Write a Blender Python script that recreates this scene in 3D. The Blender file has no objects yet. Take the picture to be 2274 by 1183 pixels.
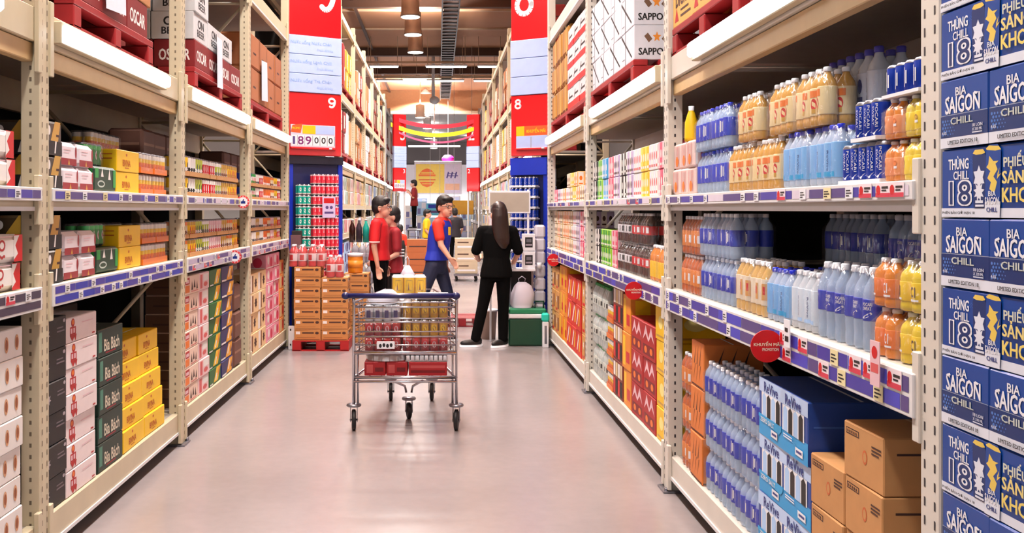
import bpy, math, random
from mathutils import Vector, Matrix
random.seed(7)
S = bpy.context.scene
C = S.collection
# ---------------------------------------------------------------- camera, world, exposure
FPX, VX, VY, EYE = 2150.0, 973.0, 465.0, 1.6          # focal length in pixels, vanishing point, eye height
cd = bpy.data.cameras.new('camera'); cam = bpy.data.objects.new('camera', cd); C.objects.link(cam)
cam.location = (0, 0, EYE); cam.rotation_euler = (math.pi/2, 0, 0)
cd.sensor_width = 36; cd.lens = FPX/2274*36
cd.shift_x = (1137-VX)/2274; cd.shift_y = -(591.5-VY)/2274
cd.clip_start = .05; cd.clip_end = 300
S.camera = cam
S.view_settings.view_transform = 'Standard'; S.view_settings.look = 'None'
S.view_settings.exposure = 0.42; S.view_settings.gamma = 1; S.view_settings.use_curve_mapping = False
S.cycles.max_bounces = 6; S.cycles.diffuse_bounces = 3; S.cycles.glossy_bounces = 3; S.cycles.transmission_bounces = 3
S.cycles.transparent_max_bounces = 16; S.cycles.caustics_reflective = False; S.cycles.caustics_refractive = False
S.cycles.sample_clamp_indirect = 4
W = bpy.data.worlds.new('hall_light'); S.world = W; W.use_nodes = True
bg = W.node_tree.nodes['Background']; bg.inputs[0].default_value = (.93, .92, 1, 1); bg.inputs[1].default_value = .32
HIGHBAY_W, FAR_W, TUBE_E, BAY_E = 125, 1300, 6.0, 12.0
CEILING_FILL_W = 260

# ---------------------------------------------------------------- materials
def lin(c):
    return tuple(((v/255)/12.92 if v/255 <= .04045 else ((v/255+.055)/1.055)**2.4) for v in c)
MC = {}
def mat(col, rough=.5, metal=0.0, emit=0.0, var=.10, scale=9.0, bump=0.0, clear=0.0, name=None, coat=0.0, spec=.5):
    key = (col, rough, metal, emit, var, scale, bump, clear, coat, spec)
    if key in MC: return MC[key]
    m = bpy.data.materials.new(name or 'surface'); m.use_nodes = True; nt = m.node_tree; p = nt.nodes['Principled BSDF']
    l = lin(col)
    p.inputs['Roughness'].default_value = rough; p.inputs['Metallic'].default_value = metal
    if spec != .5: p.inputs['Specular IOR Level'].default_value = spec
    if coat: p.inputs['Coat Weight'].default_value = coat; p.inputs['Coat Roughness'].default_value = .12
    if var or bump:
        tc = nt.nodes.new('ShaderNodeTexCoord'); nz = nt.nodes.new('ShaderNodeTexNoise')
        nz.inputs['Scale'].default_value = scale; nz.inputs['Detail'].default_value = 3
        nt.links.new(tc.outputs['Object'], nz.inputs['Vector'])
    if var:
        mx = nt.nodes.new('ShaderNodeMix'); mx.data_type = 'RGBA'
        mx.inputs[6].default_value = (*[v*(1-var) for v in l], 1); mx.inputs[7].default_value = (*[min(1, v*(1+var)) for v in l], 1)
        nt.links.new(nz.outputs['Fac'], mx.inputs[0]); nt.links.new(mx.outputs[2], p.inputs['Base Color'])
    else: p.inputs['Base Color'].default_value = (*l, 1)
    if bump:
        b = nt.nodes.new('ShaderNodeBump'); b.inputs['Strength'].default_value = bump; b.inputs['Distance'].default_value = .02
        nt.links.new(nz.outputs['Fac'], b.inputs['Height']); nt.links.new(b.outputs['Normal'], p.inputs['Normal'])
    if emit:
        p.inputs['Emission Color'].default_value = (*l, 1); p.inputs['Emission Strength'].default_value = emit
    if clear:
        out = nt.nodes['Material Output']; t = nt.nodes.new('ShaderNodeBsdfTransparent'); ms = nt.nodes.new('ShaderNodeMixShader')
        t.inputs[0].default_value = (*[v**.35 for v in l], 1)
        ms.inputs[0].default_value = 1-clear
        nt.links.new(t.outputs[0], ms.inputs[1]); nt.links.new(p.outputs[0], ms.inputs[2]); nt.links.new(ms.outputs[0], out.inputs[0])
    MC[key] = m
    return m
def film_mat():
    m = bpy.data.materials.new('shrink_film'); m.use_nodes = True; nt = m.node_tree; nt.nodes.remove(nt.nodes['Principled BSDF'])
    out = nt.nodes['Material Output']; t = nt.nodes.new('ShaderNodeBsdfTransparent'); g = nt.nodes.new('ShaderNodeBsdfGlossy')
    d = nt.nodes.new('ShaderNodeBsdfDiffuse'); g.inputs['Roughness'].default_value = .16
    ms = nt.nodes.new('ShaderNodeMixShader'); m2 = nt.nodes.new('ShaderNodeMixShader'); m2.inputs[0].default_value = .25
    tc = nt.nodes.new('ShaderNodeTexCoord'); nz = nt.nodes.new('ShaderNodeTexNoise'); nz.inputs['Scale'].default_value = 30
    mp = nt.nodes.new('ShaderNodeMapping'); mp.inputs['Scale'].default_value = (1, 1, .35)
    nt.links.new(tc.outputs['Object'], mp.inputs['Vector']); nt.links.new(mp.outputs[0], nz.inputs['Vector'])
    b = nt.nodes.new('ShaderNodeBump'); b.inputs['Strength'].default_value = .8; b.inputs['Distance'].default_value = .02
    nt.links.new(nz.outputs['Fac'], b.inputs['Height']); nt.links.new(b.outputs['Normal'], g.inputs['Normal'])
    ms.inputs[0].default_value = .115
    nt.links.new(g.outputs[0], m2.inputs[1]); nt.links.new(d.outputs[0], m2.inputs[2])
    nt.links.new(t.outputs[0], ms.inputs[1]); nt.links.new(m2.outputs[0], ms.inputs[2]); nt.links.new(ms.outputs[0], out.inputs[0])
    return m
FILM = film_mat()
WHITE = mat((238, 236, 240), .45); BLACK = mat((14, 13, 15), .5); DARK = mat((30, 27, 30), .55)
RACK = mat((206, 192, 162), .42, var=.14, scale=5); RACKW = mat((226, 223, 222), .4, var=.06)
CHROME = mat((200, 198, 205), .22, 1.0, var=.05); STEEL = mat((150, 150, 158), .35, 1.0)
RED = mat((206, 18, 24), .42); PALLET = mat((150, 26, 30), .5, var=.2); KRAFT = mat((196, 142, 88), .75, var=.12, scale=14)
NAVY = mat((10, 40, 124), .38); BLUE = mat((22, 60, 190), .35); STRIP = mat((66, 58, 160), .4); PURP = mat((84, 70, 130), .45)
YEL = mat((247, 196, 16), .45); ORG = mat((236, 120, 30), .45); GRN = mat((30, 150, 60), .4); DGRN = mat((18, 58, 40), .45)
PINK = mat((232, 190, 196), .5); GOLD = mat((206, 158, 60), .35, .25); TEAL = mat((26, 168, 150), .4)
SKIN = mat((222, 166, 140), .55, var=.05); HAIR = mat((20, 16, 17), .6); LBLUE = mat((170, 205, 245), .4); CYAN = mat((30, 160, 220), .4)
BROWN = mat((120, 66, 36), .6); INK = mat((70, 40, 30), .6); TAN = mat((214, 176, 136), .6); REDINK = mat((180, 40, 40), .6)

# ---------------------------------------------------------------- mesh builder
TX = {}
def glyphs(s, off=0.0, box=None):
    """unit-box outline mesh of a word: verts 0..1 x 0..1, faces, aspect"""
    if (s, off) in TX: return TX[s, off]
    cu = bpy.data.curves.new('word', 'FONT'); cu.body = s; cu.resolution_u = 5 if len(s) < 3 else 2; cu.offset = off
    ob = bpy.data.objects.new('word', cu); C.objects.link(ob); bpy.context.view_layer.update()
    me = ob.evaluated_get(bpy.context.evaluated_depsgraph_get()).to_mesh()
    vs = [tuple(v.co) for v in me.vertices]; fs = [tuple(p.vertices) for p in me.polygons]
    x0 = min(v[0] for v in vs); x1 = max(v[0] for v in vs); y0 = min(v[1] for v in vs); y1 = max(v[1] for v in vs)
    if box: x0, x1, y0, y1 = box
    TX[s, off] = ([((v[0]-x0)/(x1-x0), (v[1]-y0)/(y1-y0)) for v in vs], fs, (x0, x1, y0, y1))
    bpy.data.objects.remove(ob); bpy.data.curves.remove(cu)
    return TX[s, off]
class MB:
    def __init__(s): s.v = []; s.f = []; s.mi = []; s.sm = []; s.mats = []
    def idx(s, m):
        if m not in s.mats: s.mats.append(m)
        return s.mats.index(m)
    def face(s, ids, m, smooth=False): s.f.append(ids); s.mi.append(s.idx(m)); s.sm.append(smooth)
    def poly(s, pts, m):
        n = len(s.v); s.v += [tuple(p) for p in pts]; s.face(tuple(range(n, n+len(pts))), m); return s
    def box(s, x0, x1, y0, y1, z0, z1, m, b=0.0):
        n = len(s.v)
        if b <= 0:
            s.v += [(x, y, z) for z in (z0, z1) for y in (y0, y1) for x in (x0, x1)]
            for q in ((0, 2, 3, 1), (4, 5, 7, 6), (0, 1, 5, 4), (2, 6, 7, 3), (0, 4, 6, 2), (1, 3, 7, 5)): s.face(tuple(n+i for i in q), m)
            return s
        X, Y, Z = (x0, x1), (y0, y1), (z0, z1); id_ = {}
        for i in (0, 1):
            for j in (0, 1):
                for k in (0, 1):
                    xi, yi, zi = X[i], Y[j], Z[k]; sx, sy, sz = (1, -1)[i]*b, (1, -1)[j]*b, (1, -1)[k]*b
                    for a, p in enumerate(((xi, yi+sy, zi+sz), (xi+sx, yi, zi+sz), (xi+sx, yi+sy, zi))):
                        id_[i, j, k, a] = len(s.v); s.v.append(p)
        q = lambda *ks: s.face(tuple(id_[k] for k in ks), m)
        for i in (0, 1):
            o = [(0, 0), (0, 1), (1, 1), (1, 0)]
            if i == 1: o = o[::-1]
            q(*[(i, a, c, 0) for a, c in o]); 
            q(*[(a, i, c, 1) for a, c in o[::-1]])
            q(*[(a, c, i, 2) for a, c in o])
        for i in (0, 1):
            for j in (0, 1):
                q((i, j, 0, 0), (i, j, 1, 0), (i, j, 1, 1), (i, j, 0, 1))
                q((i, 0, j, 0), (i, 1, j, 0), (i, 1, j, 2), (i, 0, j, 2))
                q((0, i, j, 1), (1, i, j, 1), (1, i, j, 2), (0, i, j, 2))
                for k in (0, 1): q((i, j, k, 0), (i, j, k, 1), (i, j, k, 2))
        return s
    def lathe(s, prof, m, n=14, c=(0, 0, 0)):
        """prof: (r, z, material of the band above) ; closed at both ends"""
        rings = []
        for r, z, *_ in prof:
            rings.append(len(s.v)); s.v += [(c[0]+r*math.cos(2*math.pi*i/n), c[1]+r*math.sin(2*math.pi*i/n), c[2]+z) for i in range(n)]
        for k in range(len(prof)-1):
            mm = prof[k][2] if len(prof[k]) > 2 and prof[k][2] else m
            a, b = rings[k], rings[k+1]
            for i in range(n): s.face((a+i, a+(i+1) % n, b+(i+1) % n, b+i), mm, True)
        s.face(tuple(rings[0]+i for i in range(n))[::-1], m)
        mt = prof[-1][2] if len(prof[-1]) > 2 and prof[-1][2] else m
        s.face(tuple(rings[-1]+i for i in range(n)), mt)
        return s
    def tube(s, pts, r, m, n=6, r1=None, cap=True):
        pts = [Vector(p) for p in pts]; rings = []; N = len(pts)
        for k, p in enumerate(pts):
            d = (pts[min(k+1, N-1)]-pts[max(k-1, 0)]).normalized()
            u = d.cross(Vector((0, 0, 1))); u = (u if u.length > 1e-3 else d.cross(Vector((1, 0, 0)))).normalized(); w = u.cross(d)
            rr = r if r1 is None else r+(r1-r)*k/max(1, N-1)
            rings.append(len(s.v)); s.v += [tuple(p+u*rr*math.cos(2*math.pi*i/n)+w*rr*math.sin(2*math.pi*i/n)) for i in range(n)]
        for a, b in zip(rings, rings[1:]):
            for i in range(n): s.face((a+i, b+i, b+(i+1) % n, a+(i+1) % n), m, True)
        if cap:
            s.face(tuple(rings[0]+i for i in range(n)), m); s.face(tuple(rings[-1]+i for i in range(n))[::-1], m)
        return s
    def ell(s, c, rx, ry, rz, m, n=12, k=8, yaw=0.0, cut=None):
        n0 = len(s.v); ca, sa = math.cos(yaw), math.sin(yaw)
        for j in range(1, k):
            t = math.pi*j/k
            for i in range(n):
                a = 2*math.pi*i/n; x, y, z = rx*math.sin(t)*math.cos(a), ry*math.sin(t)*math.sin(a), -rz*math.cos(t)
                s.v.append((c[0]+x*ca-y*sa, c[1]+x*sa+y*ca, c[2]+z))
        b = len(s.v); s.v += [(c[0], c[1], c[2]-rz), (c[0], c[1], c[2]+rz)]
        for j in range(k-2):
            for i in range(n): s.face((n0+j*n+i, n0+j*n+(i+1) % n, n0+(j+1)*n+(i+1) % n, n0+(j+1)*n+i), m, True)
        for i in range(n):
            s.face((b, n0+(i+1) % n, n0+i), m, True); s.face((b+1, n0+(k-2)*n+i, n0+(k-2)*n+(i+1) % n), m, True)
        return s
    def loft(s, secs, m, n=16, yaw=0.0):
        """secs: (cx, cy, z, rx, ry) stacked ellipses, closed"""
        rings = []; ca, sa = math.cos(yaw), math.sin(yaw)
        for cx, cy, z, rx, ry in secs:
            rings.append(len(s.v))
            for i in range(n):
                a = 2*math.pi*i/n; x, y = rx*math.cos(a), ry*math.sin(a); s.v.append((cx+x*ca-y*sa, cy+x*sa+y*ca, z))
        for a, b in zip(rings, rings[1:]):
            up = 1 if secs[-1][2] > secs[0][2] else -1
            for i in range(n):
                q = (a+i, a+(i+1) % n, b+(i+1) % n, b+i); s.face(q if up > 0 else q[::-1], m, True)
        s.face(tuple(rings[0]+i for i in range(n)), m); s.face(tuple(rings[-1]+i for i in range(n)), m)
        return s
    def decal(s, fn, items):
        """fn(u, v, e) -> point on a face (0..1); items painted in order, each a hair above the last"""
        e = .0005; last = None
        for it in items:
            k = it[0]
            if last is not None and not (k == last[0] == 'E' and it[-1] is last[-1]): e += .00030 if last[0] == 'T' else .00014
            last = it
            if k == 'R':
                _, a, b, c, d, m = it; nseg = 4
                for q in range(nseg):
                    u0, u1 = a+(c-a)*q/nseg, a+(c-a)*(q+1)/nseg
                    s.poly([fn(u0, b, e), fn(u1, b, e), fn(u1, d, e), fn(u0, d, e)], m)
            elif k == 'E':
                _, cx, cy, rx, ry, m = it
                s.poly([fn(cx+rx*math.cos(t*math.pi/8), cy+ry*math.sin(t*math.pi/8), e) for t in range(16)], m)
            elif k == 'S':                                        # rounded brush stroke through points, width in u, squeezed by v/u
                _, pts, wd, asp, m = it; wv = wd/asp
                for q_, ((a, b), (c, d)) in enumerate(zip(pts, pts[1:])):
                    ee = e+(q_ % 2)*.00012; dx, dy = c-a, (d-b)*asp; l = math.hypot(dx, dy) or 1; nx, ny = -dy/l*wd/2, dx/l*wd/2/asp
                    s.poly([fn(a+nx, b+ny, ee), fn(a-nx, b-ny, ee), fn(c-nx, d-ny, ee), fn(c+nx, d+ny, ee)], m)
                for a, b in (pts[0], pts[-1]): s.poly([fn(a+wd/2*math.cos(t*math.pi/6), b+wv/2*math.sin(t*math.pi/6), e+.0003) for t in range(12)], m)
            elif k == 'P':
                s.poly([fn(u, v, e) for u, v in it[1]], it[2])
            elif k == 'T':
                _, txt, cx, cy, wf, hf, m = it[:7]; rot = it[7] if len(it) > 7 else 0
                vs, fs, _a = glyphs(txt); bl = it[8] if len(it) > 8 else 1.0
                du, dv = bl*.045*wf/max(2, len(txt)), bl*.018*hf
                for q_, (su, sv) in enumerate(((-1, -1), (1, -1), (-1, 1), (1, 1))):
                    n = len(s.v)
                    for u, v in vs:
                        if rot == 0: s.v.append(fn(cx+(u-.5)*wf+su*du, cy+(v-.5)*hf+sv*dv, e+q_*.00007))
                        else: s.v.append(fn(cx+(v-.5)*hf*rot, cy-(u-.5)*wf*rot, e))
                    for f in fs: s.face(tuple(n+i for i in f), m)
                    if rot: break
        return s
    def mesh(s, name):
        me = bpy.data.meshes.new(name); me.from_pydata(s.v, [], s.f)
        for m in s.mats: me.materials.append(m)
        me.polygons.foreach_set('material_index', s.mi); me.polygons.foreach_set('use_smooth', s.sm); me.update()
        return me
    def build(s, name, parent=None, loc=(0, 0, 0), rz=0.0):
        o = bpy.data.objects.new(name, s.mesh(name)); C.objects.link(o); o.location = loc; o.rotation_euler = (0, 0, rz); o.parent = parent
        return o
def star(cx, cy, r, asp=1.0, k=.42, n=5):
    return [(cx+(r if i % 2 == 0 else r*k)*math.sin(i*math.pi/n)*asp, cy+(r if i % 2 == 0 else r*k)*math.cos(i*math.pi/n)) for i in range(2*n)]
def numeral(ch, cx, cy, w, h, asp, m, bold=.24):
    arc = lambda x, y, rx, ry, a0, a1, n=14: [(cx+w*(x+rx*math.cos(math.radians(a0+(a1-a0)*i/n))), cy+h*(y+ry*math.sin(math.radians(a0+(a1-a0)*i/n)))) for i in range(n+1)]
    if ch == '8': P = [arc(0, .22, .30, .18, 0, 360), arc(0, -.20, .36, .22, 0, 360)]
    elif ch == '9': P = [arc(0, .18, .36, .24, 0, 360), arc(-.04, .12, .40, .52, 12, -118)]
    else: return [('T', ch, cx, cy, w, h, m, 0, .05)]
    return [('S', p, w*bold, asp, m) for p in P]
def F_front(w, d, h): return lambda u, v, e: ((u-.5)*w, -e, v*h)
def F_right(w, d, h): return lambda u, v, e: (w/2+e, u*d, v*h)
def F_left(w, d, h): return lambda u, v, e: (-w/2-e, (1-u)*d, v*h)
def F_top(w, d, h): return lambda u, v, e: ((u-.5)*w, v*d, h+e)
def F_cyl(r, h, cx=0, cy=0, span=math.pi): return lambda u, v, e: (cx+(r+e)*math.sin((u-.5)*span), cy-(r+e)*math.cos((u-.5)*span), v*h)
# ---------------------------------------------------------------- things
def tag(o, label=None, cat=None, group=None, kind=None):
    if label: o['label'] = label
    if cat: o['category'] = cat
    if group: o['group'] = group
    if kind: o['kind'] = kind
    return o
def empty(name, loc, rz=0.0, label=None, cat=None, group=None):
    o = bpy.data.objects.new(name, None); C.objects.link(o); o.location = loc; o.rotation_euler = (0, 0, rz); o.empty_display_size = .05
    return tag(o, label, cat, group)
def struct(o, label=None, cat=None): return tag(o, label, cat, kind='structure')
class Node:
    """a kind of thing: one mesh or None, with part nodes placed inside it; made() links one more of it"""
    def __init__(s, name, mesh=None, kids=(), loc=(0, 0, 0), rz=0.0, label=None, dims=None):
        s.name, s.mesh, s.kids, s.loc, s.rz, s.label, s.dims = name, mesh, list(kids), loc, rz, label, dims
    def at(s, loc, rz=0.0): return Node(s.name, s.mesh, s.kids, loc, rz, s.label, s.dims)
    def made(s, parent=None):
        o = bpy.data.objects.new(s.name, s.mesh); C.objects.link(o); o.location = s.loc; o.rotation_euler = (0, 0, s.rz); o.parent = parent
        if s.label and parent: o['label'] = s.label
        for k in s.kids: k.made(o)
        return o
XL, XR = -1.74, 1.30
XF = {-1: XL, 1: XR}
def put(side, node, y, z, back=.03, jit=0.0, turn=0.0, xf=None):
    o = node.made(); x = (XF[side] if xf is None else xf)+side*back
    o.location = (x+random.uniform(-jit, jit), y, z); o.rotation_euler = (0, 0, -side*math.pi/2+turn)
    return o
ORD = 'first second third fourth fifth sixth seventh eighth ninth tenth eleventh twelfth thirteenth fourteenth fifteenth sixteenth seventeenth eighteenth nineteenth twentieth'.split()
def nth(i): return ORD[i] if i < 20 else f'{i+1}th'
def layer(k, n): return '' if n == 1 else ('bottom layer' if k == 0 else 'top layer' if k == n-1 else f'{nth(k)} layer up')
def fill(side, node, y0, n, lays, z, look, where, cat, group=None, back=.03, gap=.006, jit=.006, turn=.02, steps=None, xf=None, unit='column'):
    """n columns of stacked packs from y0 away from the camera; lays may be a list of heights per column"""
    w, d, h = node.dims
    for i in range(n):
        L = lays[i] if isinstance(lays, (list, tuple)) else lays
        for k in range(L):
            o = put(side, node, y0+(w+gap)*(i+.5), z+k*(h+.0015), back+(steps*k if steps else 0), jit if k else jit/2, random.uniform(-turn, turn), xf)
            bits = [look] + ([f'{nth(i)} {unit}'] if n > 1 else []) + ([layer(k, L)] if L > 1 else []) + [where]
            tag(o, ', '.join(bits), cat, group or f'{look} on {where}')
    return y0+(w+gap)*n
# ---------------------------------------------------------------- kinds of goods
def carton(name, w, d, h, base, front=(), side=None, top=None, b=.004, seam=True):
    m = MB().box(-w/2, w/2, 0, d, 0, h, base, b)
    if seam: m.decal(F_top(w, d, h), [('R', .03, .485, .97, .515, TAN if base is KRAFT else WHITE)])
    m.decal(F_front(w, d, h), front)
    for fn in (F_right, F_left): m.decal(fn(w, d, h), front if side is None else side)
    if top: m.decal(F_top(w, d, h), top)
    return Node(name, m.mesh(name), dims=(w, d, h))
def can_node(r, h, bands, marks=(), n=12, lid=STEEL):
    prof = [(r*.8, 0, bands[0][1]), (r, h*.06, bands[0][1])]
    for (z, m), nx_ in zip(bands, list(bands[1:])+[(1, lid)]): prof.append((r, h*z, nx_[1]))
    prof += [(r*.995, h*.925, lid), (r*.82, h*.985, lid), (r*.80, h, lid)]
    mb = MB().lathe(prof, lid, n); mb.decal(F_cyl(r, h), marks)
    return Node('can', mb.mesh('can'))
def can_pack(name, can, r, h, nx, ny, tray=None, wrap=True, trayh=.035, film=None):
    w, d = 2*r*nx+.006, 2*r*ny+.006; kids = []
    for i in range(nx):
        for j in range(ny):
            if 0 < j < ny-1 and 0 < i < nx-1: continue
            kids.append(can.at((-r*(nx-1)+2*r*i, .003+r+2*r*j, .002)))
    if tray:
        t = MB()
        t.box(-w/2, w/2, 0, d, 0, .0018, tray)
        for a in ((-w/2, w/2, -.0015, .0005), (-w/2, w/2, d-.0005, d+.0015)): t.box(a[0], a[1], a[2], a[3], 0, trayh, tray)
        for x in (-w/2, w/2): t.box(x-.001, x+.001, 0, d, 0, trayh, tray)
        kids.append(Node('tray', t.mesh('tray')))
    if wrap:
        t = MB().box(-w/2-.0025, w/2+.0025, -.003, d+.003, .001, h+.004, film or FILM, .012)
        kids.append(Node('shrink_wrap', t.mesh('shrink_wrap'), label='glossy clear plastic film'))
    return Node(name, None, kids, dims=(w, d, h+.006))
def bottle_node(r, h, liquid, cap, label, lz=(.28, .62), marks=(), n=14, neck=.36, square=False):
    body = MB().lathe([(r*.85, 0), (r, h*.03), (r*.99, h*.12), (r*.95, h*.2), (r, h*.27), (r, h*.66), (r*.88, h*.75), (r*neck*1.25, h*.86), (r*neck, h*.9), (r*neck, h*.93)], liquid, n)
    lab = MB().lathe([(r+.0008, h*lz[0]), (r+.0012, h*(lz[0]+.01)), (r+.0012, h*(lz[1]-.01)), (r+.0008, h*lz[1])], label, n)
    lab.decal(F_cyl(r+.0012, h), marks)
    cp = MB().lathe([(r*neck*1.15, h*.915), (r*neck*1.2, h*.93), (r*neck*1.2, h*.985), (r*neck*1.0, h)], cap, 10)
    return Node('bottle', body.mesh('bottle'), [Node('label_band', lab.mesh('label_band')), Node('cap', cp.mesh('cap'))])
def bottle_pack(name, bot, r, h, nx, ny, wrap=True, film=None, skirt=None):
    w, d = 2*r*nx+.008, 2*r*ny+.008; kids = []
    for i in range(nx):
        for j in range(ny): kids.append(bot.at((-r*(nx-1)+2*r*i, .004+r+2*r*j, .002), (i*7+j*3) % 5*.25-.5))
    if wrap:
        x, t = w/2+.002, MB()
        secs = [(x, .001), (x, h*.70), (x-.016, h*.84), (x-.024, h*.99)]
        n0 = len(t.v)
        for a, z in secs:
            q = w/2+.002-a; c = .014
            t.v += [(-a+c, -.002+q, z), (a-c, -.002+q, z), (a, c-.002+q, z), (a, d-q-c, z), (a-c, d+.002-q, z), (-a+c, d+.002-q, z), (-a, d-q-c, z), (-a, c-.002+q, z)]
        for k in range(3):
            for i in range(8): t.face((n0+8*k+i, n0+8*k+(i+1) % 8, n0+8*k+8+(i+1) % 8, n0+8*k+8+i), film or FILM, True)
        t.face(tuple(n0+24+i for i in range(8)), film or FILM, True)
        kids.append(Node('shrink_wrap', t.mesh('shrink_wrap'), label='glossy clear plastic film'))
    return Node(name, None, kids, dims=(w, d, h+.004))
def soft_pack(name, w, d, h, base, front, side=None, b=.02, top=None):
    return carton(name, w, d, h, base, front, side, top, b=b, seam=False)
# ---------------------------------------------------------------- the hall
def floor_mat():
    m = bpy.data.materials.new('polished_concrete'); m.use_nodes = True; nt = m.node_tree; p = nt.nodes['Principled BSDF']
    tc = nt.nodes.new('ShaderNodeTexCoord'); n1 = nt.nodes.new('ShaderNodeTexNoise'); n2 = nt.nodes.new('ShaderNodeTexNoise')
    n1.inputs['Scale'].default_value = .8; n1.inputs['Detail'].default_value = 5; n2.inputs['Scale'].default_value = 14; n2.inputs['Detail'].default_value = 6
    mx = nt.nodes.new('ShaderNodeMix'); mx.data_type = 'RGBA'
    mx.inputs[6].default_value = (*lin((134, 125, 125)), 1); mx.inputs[7].default_value = (*lin((162, 152, 151)), 1)
    ad = nt.nodes.new('ShaderNodeMath'); ad.operation = 'ADD'; ml = nt.nodes.new('ShaderNodeMath'); ml.operation = 'MULTIPLY'; ml.inputs[1].default_value = .35
    nt.links.new(tc.outputs['Object'], n1.inputs['Vector']); nt.links.new(tc.outputs['Object'], n2.inputs['Vector'])
    nt.links.new(n2.outputs['Fac'], ml.inputs[0]); nt.links.new(n1.outputs['Fac'], ad.inputs[0]); nt.links.new(ml.outputs[0], ad.inputs[1])
    sb = nt.nodes.new('ShaderNodeMath'); sb.operation = 'SUBTRACT'; sb.inputs[1].default_value = .18
    nt.links.new(ad.outputs[0], sb.inputs[0]); nt.links.new(sb.outputs[0], mx.inputs[0]); nt.links.new(mx.outputs[2], p.inputs['Base Color'])
    p.inputs['Roughness'].default_value = .24
    rr = nt.nodes.new('ShaderNodeMapRange'); rr.inputs[3].default_value = .16; rr.inputs[4].default_value = .30
    nt.links.new(n1.outputs['Fac'], rr.inputs[0]); nt.links.new(rr.outputs[0], p.inputs['Roughness'])
    p.inputs['Specular IOR Level'].default_value = .55
    return m
struct(MB().box(-13, 13, -4, 78, -.2, 0, floor_mat()).build('floor'), 'polished pinkish grey concrete floor of the aisle', 'floor')
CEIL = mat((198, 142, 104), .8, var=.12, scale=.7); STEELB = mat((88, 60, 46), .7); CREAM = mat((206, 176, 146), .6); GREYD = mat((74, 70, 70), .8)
HC = 8.0
struct(MB().box(-13, 13, -4, 52.3, HC, HC+.15, CEIL).build('ceiling'))
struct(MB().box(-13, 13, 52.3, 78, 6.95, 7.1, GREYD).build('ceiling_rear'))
struct(MB().box(-13, 13, 52.1, 52.3, 6.9, HC, mat((190, 140, 100), .8)).build('wall_bulkhead'))
struct(MB().box(-13, 13, 52.0, 52.35, 6.75, 6.9, CREAM).build('trim_1'))
struct(MB().box(-13.1, -13, -4, 78, 0, HC, mat((150, 140, 132), .8)).build('wall_left'))
struct(MB().box(13, 13.1, -4, 78, 0, HC, mat((150, 140, 132), .8)).build('wall_right'))
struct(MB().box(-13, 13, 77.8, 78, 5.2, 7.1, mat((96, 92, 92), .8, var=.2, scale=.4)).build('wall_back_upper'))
struct(MB().box(-13, 13, 77.7, 78, 0, 5.2, mat((226, 224, 230), .6, var=.1, scale=.4)).build('wall_back'))
for i, y in enumerate((27.0, 31.0, 34.2, 46.0)):
    struct(MB().box(-13, 13, y-.035, y+.035, HC-.06, HC, CREAM).build(f'trim_{i+2}'))
for i, y in enumerate((29.2, 38.4, 43.5)):
    struct(MB().box(-13, 13, y-.12, y+.12, HC-.32, HC-.001, STEELB).build(f'ceiling_beam_{i+1}'))
for i, x in enumerate((-4.2, -2.6, 3.2)):
    struct(MB().box(x-.05, x+.05, 10, 52, HC-.12, HC-.07, STEELB).build(f'trim_{i+8}'))

# ceiling lamps
def highbay(y, x=-.70, z=6.45, w=HIGHBAY_W, r=.25):
    t = empty('highbay_lamp', (x, y, z)); top = HC if y < 52 else 6.95
    MB().lathe([(r, 0), (r*1.02, .03), (r*.98, .05), (r*.92, .2), (r*.9, .62), (r*.4, .66), (.03, .68), (.02, top-z)] if top-z > .7 else [(r*1.2, -.02), (r*1.15, .0), (r*.6, .14), (r*.4, .2), (.03, .22), (.02, top-z)], mat((98, 84, 78), .5) if y < 40 else mat((214, 208, 204), .4), 20).build('lamp_housing', t)
    MB().lathe([(r*.93, -.012), (r*.93, -.004)], mat((255, 252, 246), .4, emit=9, var=0), 20).build('lamp_diffuser', t)
    ld = bpy.data.lights.new('lamp_light', 'AREA'); ld.shape = 'DISK'; ld.size = r*2; ld.energy = w; ld.color = (1, .98, .965); ld.spread = math.radians(150)
    lo = bpy.data.objects.new('lamp_light', ld); C.objects.link(lo); lo.parent = t; lo.location = (0, 0, -.03)
    lu = bpy.data.lights.new('ceiling_fill', 'AREA'); lu.shape = 'DISK'; lu.size = .5; lu.energy = CEILING_FILL_W; lu.color = (1, .93, .85)  # added fill light aimed up to brighten the ceiling
    up = bpy.data.objects.new('ceiling_fill', lu); C.objects.link(up); up.parent = t; up.location = (0, 0, .72); up.rotation_euler = (math.pi, 0, 0)
    return t
for i, y in enumerate((1.5, 4.5, 7.5, 10.5, 13.0, 15.4, 18.4, 21.6, 24.4, 26.9, 29.9)):
    ph = ['third', 'second', 'first'][i-8] if i >= 8 else None
    tag(highbay(y), f'round white highbay lamp, {ph} from the far end of the near ceiling row' if ph else ('round highbay lamp cut by the top edge of the photo' if i == 7 else f'round highbay lamp above the near aisle, {nth(i)} from the camera'), 'ceiling lamp', 'highbay lamps')
for y, x, z, nm in ((50.9, -.66, 7.72, 'bright highbay lamp shining on the tan ceiling beam'), (48.5, -.9, 6.2, 'highbay lamp under the dark far ceiling, highest of three'), (55.0, -.62, 6.2, 'highbay lamp under the dark far ceiling, middle of three'), (60.0, -.6, 6.0, 'highbay lamp under the dark far ceiling, lowest of three'), (68.0, -.3, 5.9, 'highbay lamp hidden beyond the billboard'), (70.0, 2.6, 6.0, 'added unseen lamp brightening the rear wall on the right'), (70.0, -3.2, 6.0, 'added unseen lamp brightening the rear wall on the left')):  # the last two are added, unseen lamps that brighten the rear wall
    tag(highbay(y, x, z, FAR_W), nm, 'ceiling lamp', 'highbay lamps')
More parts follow.
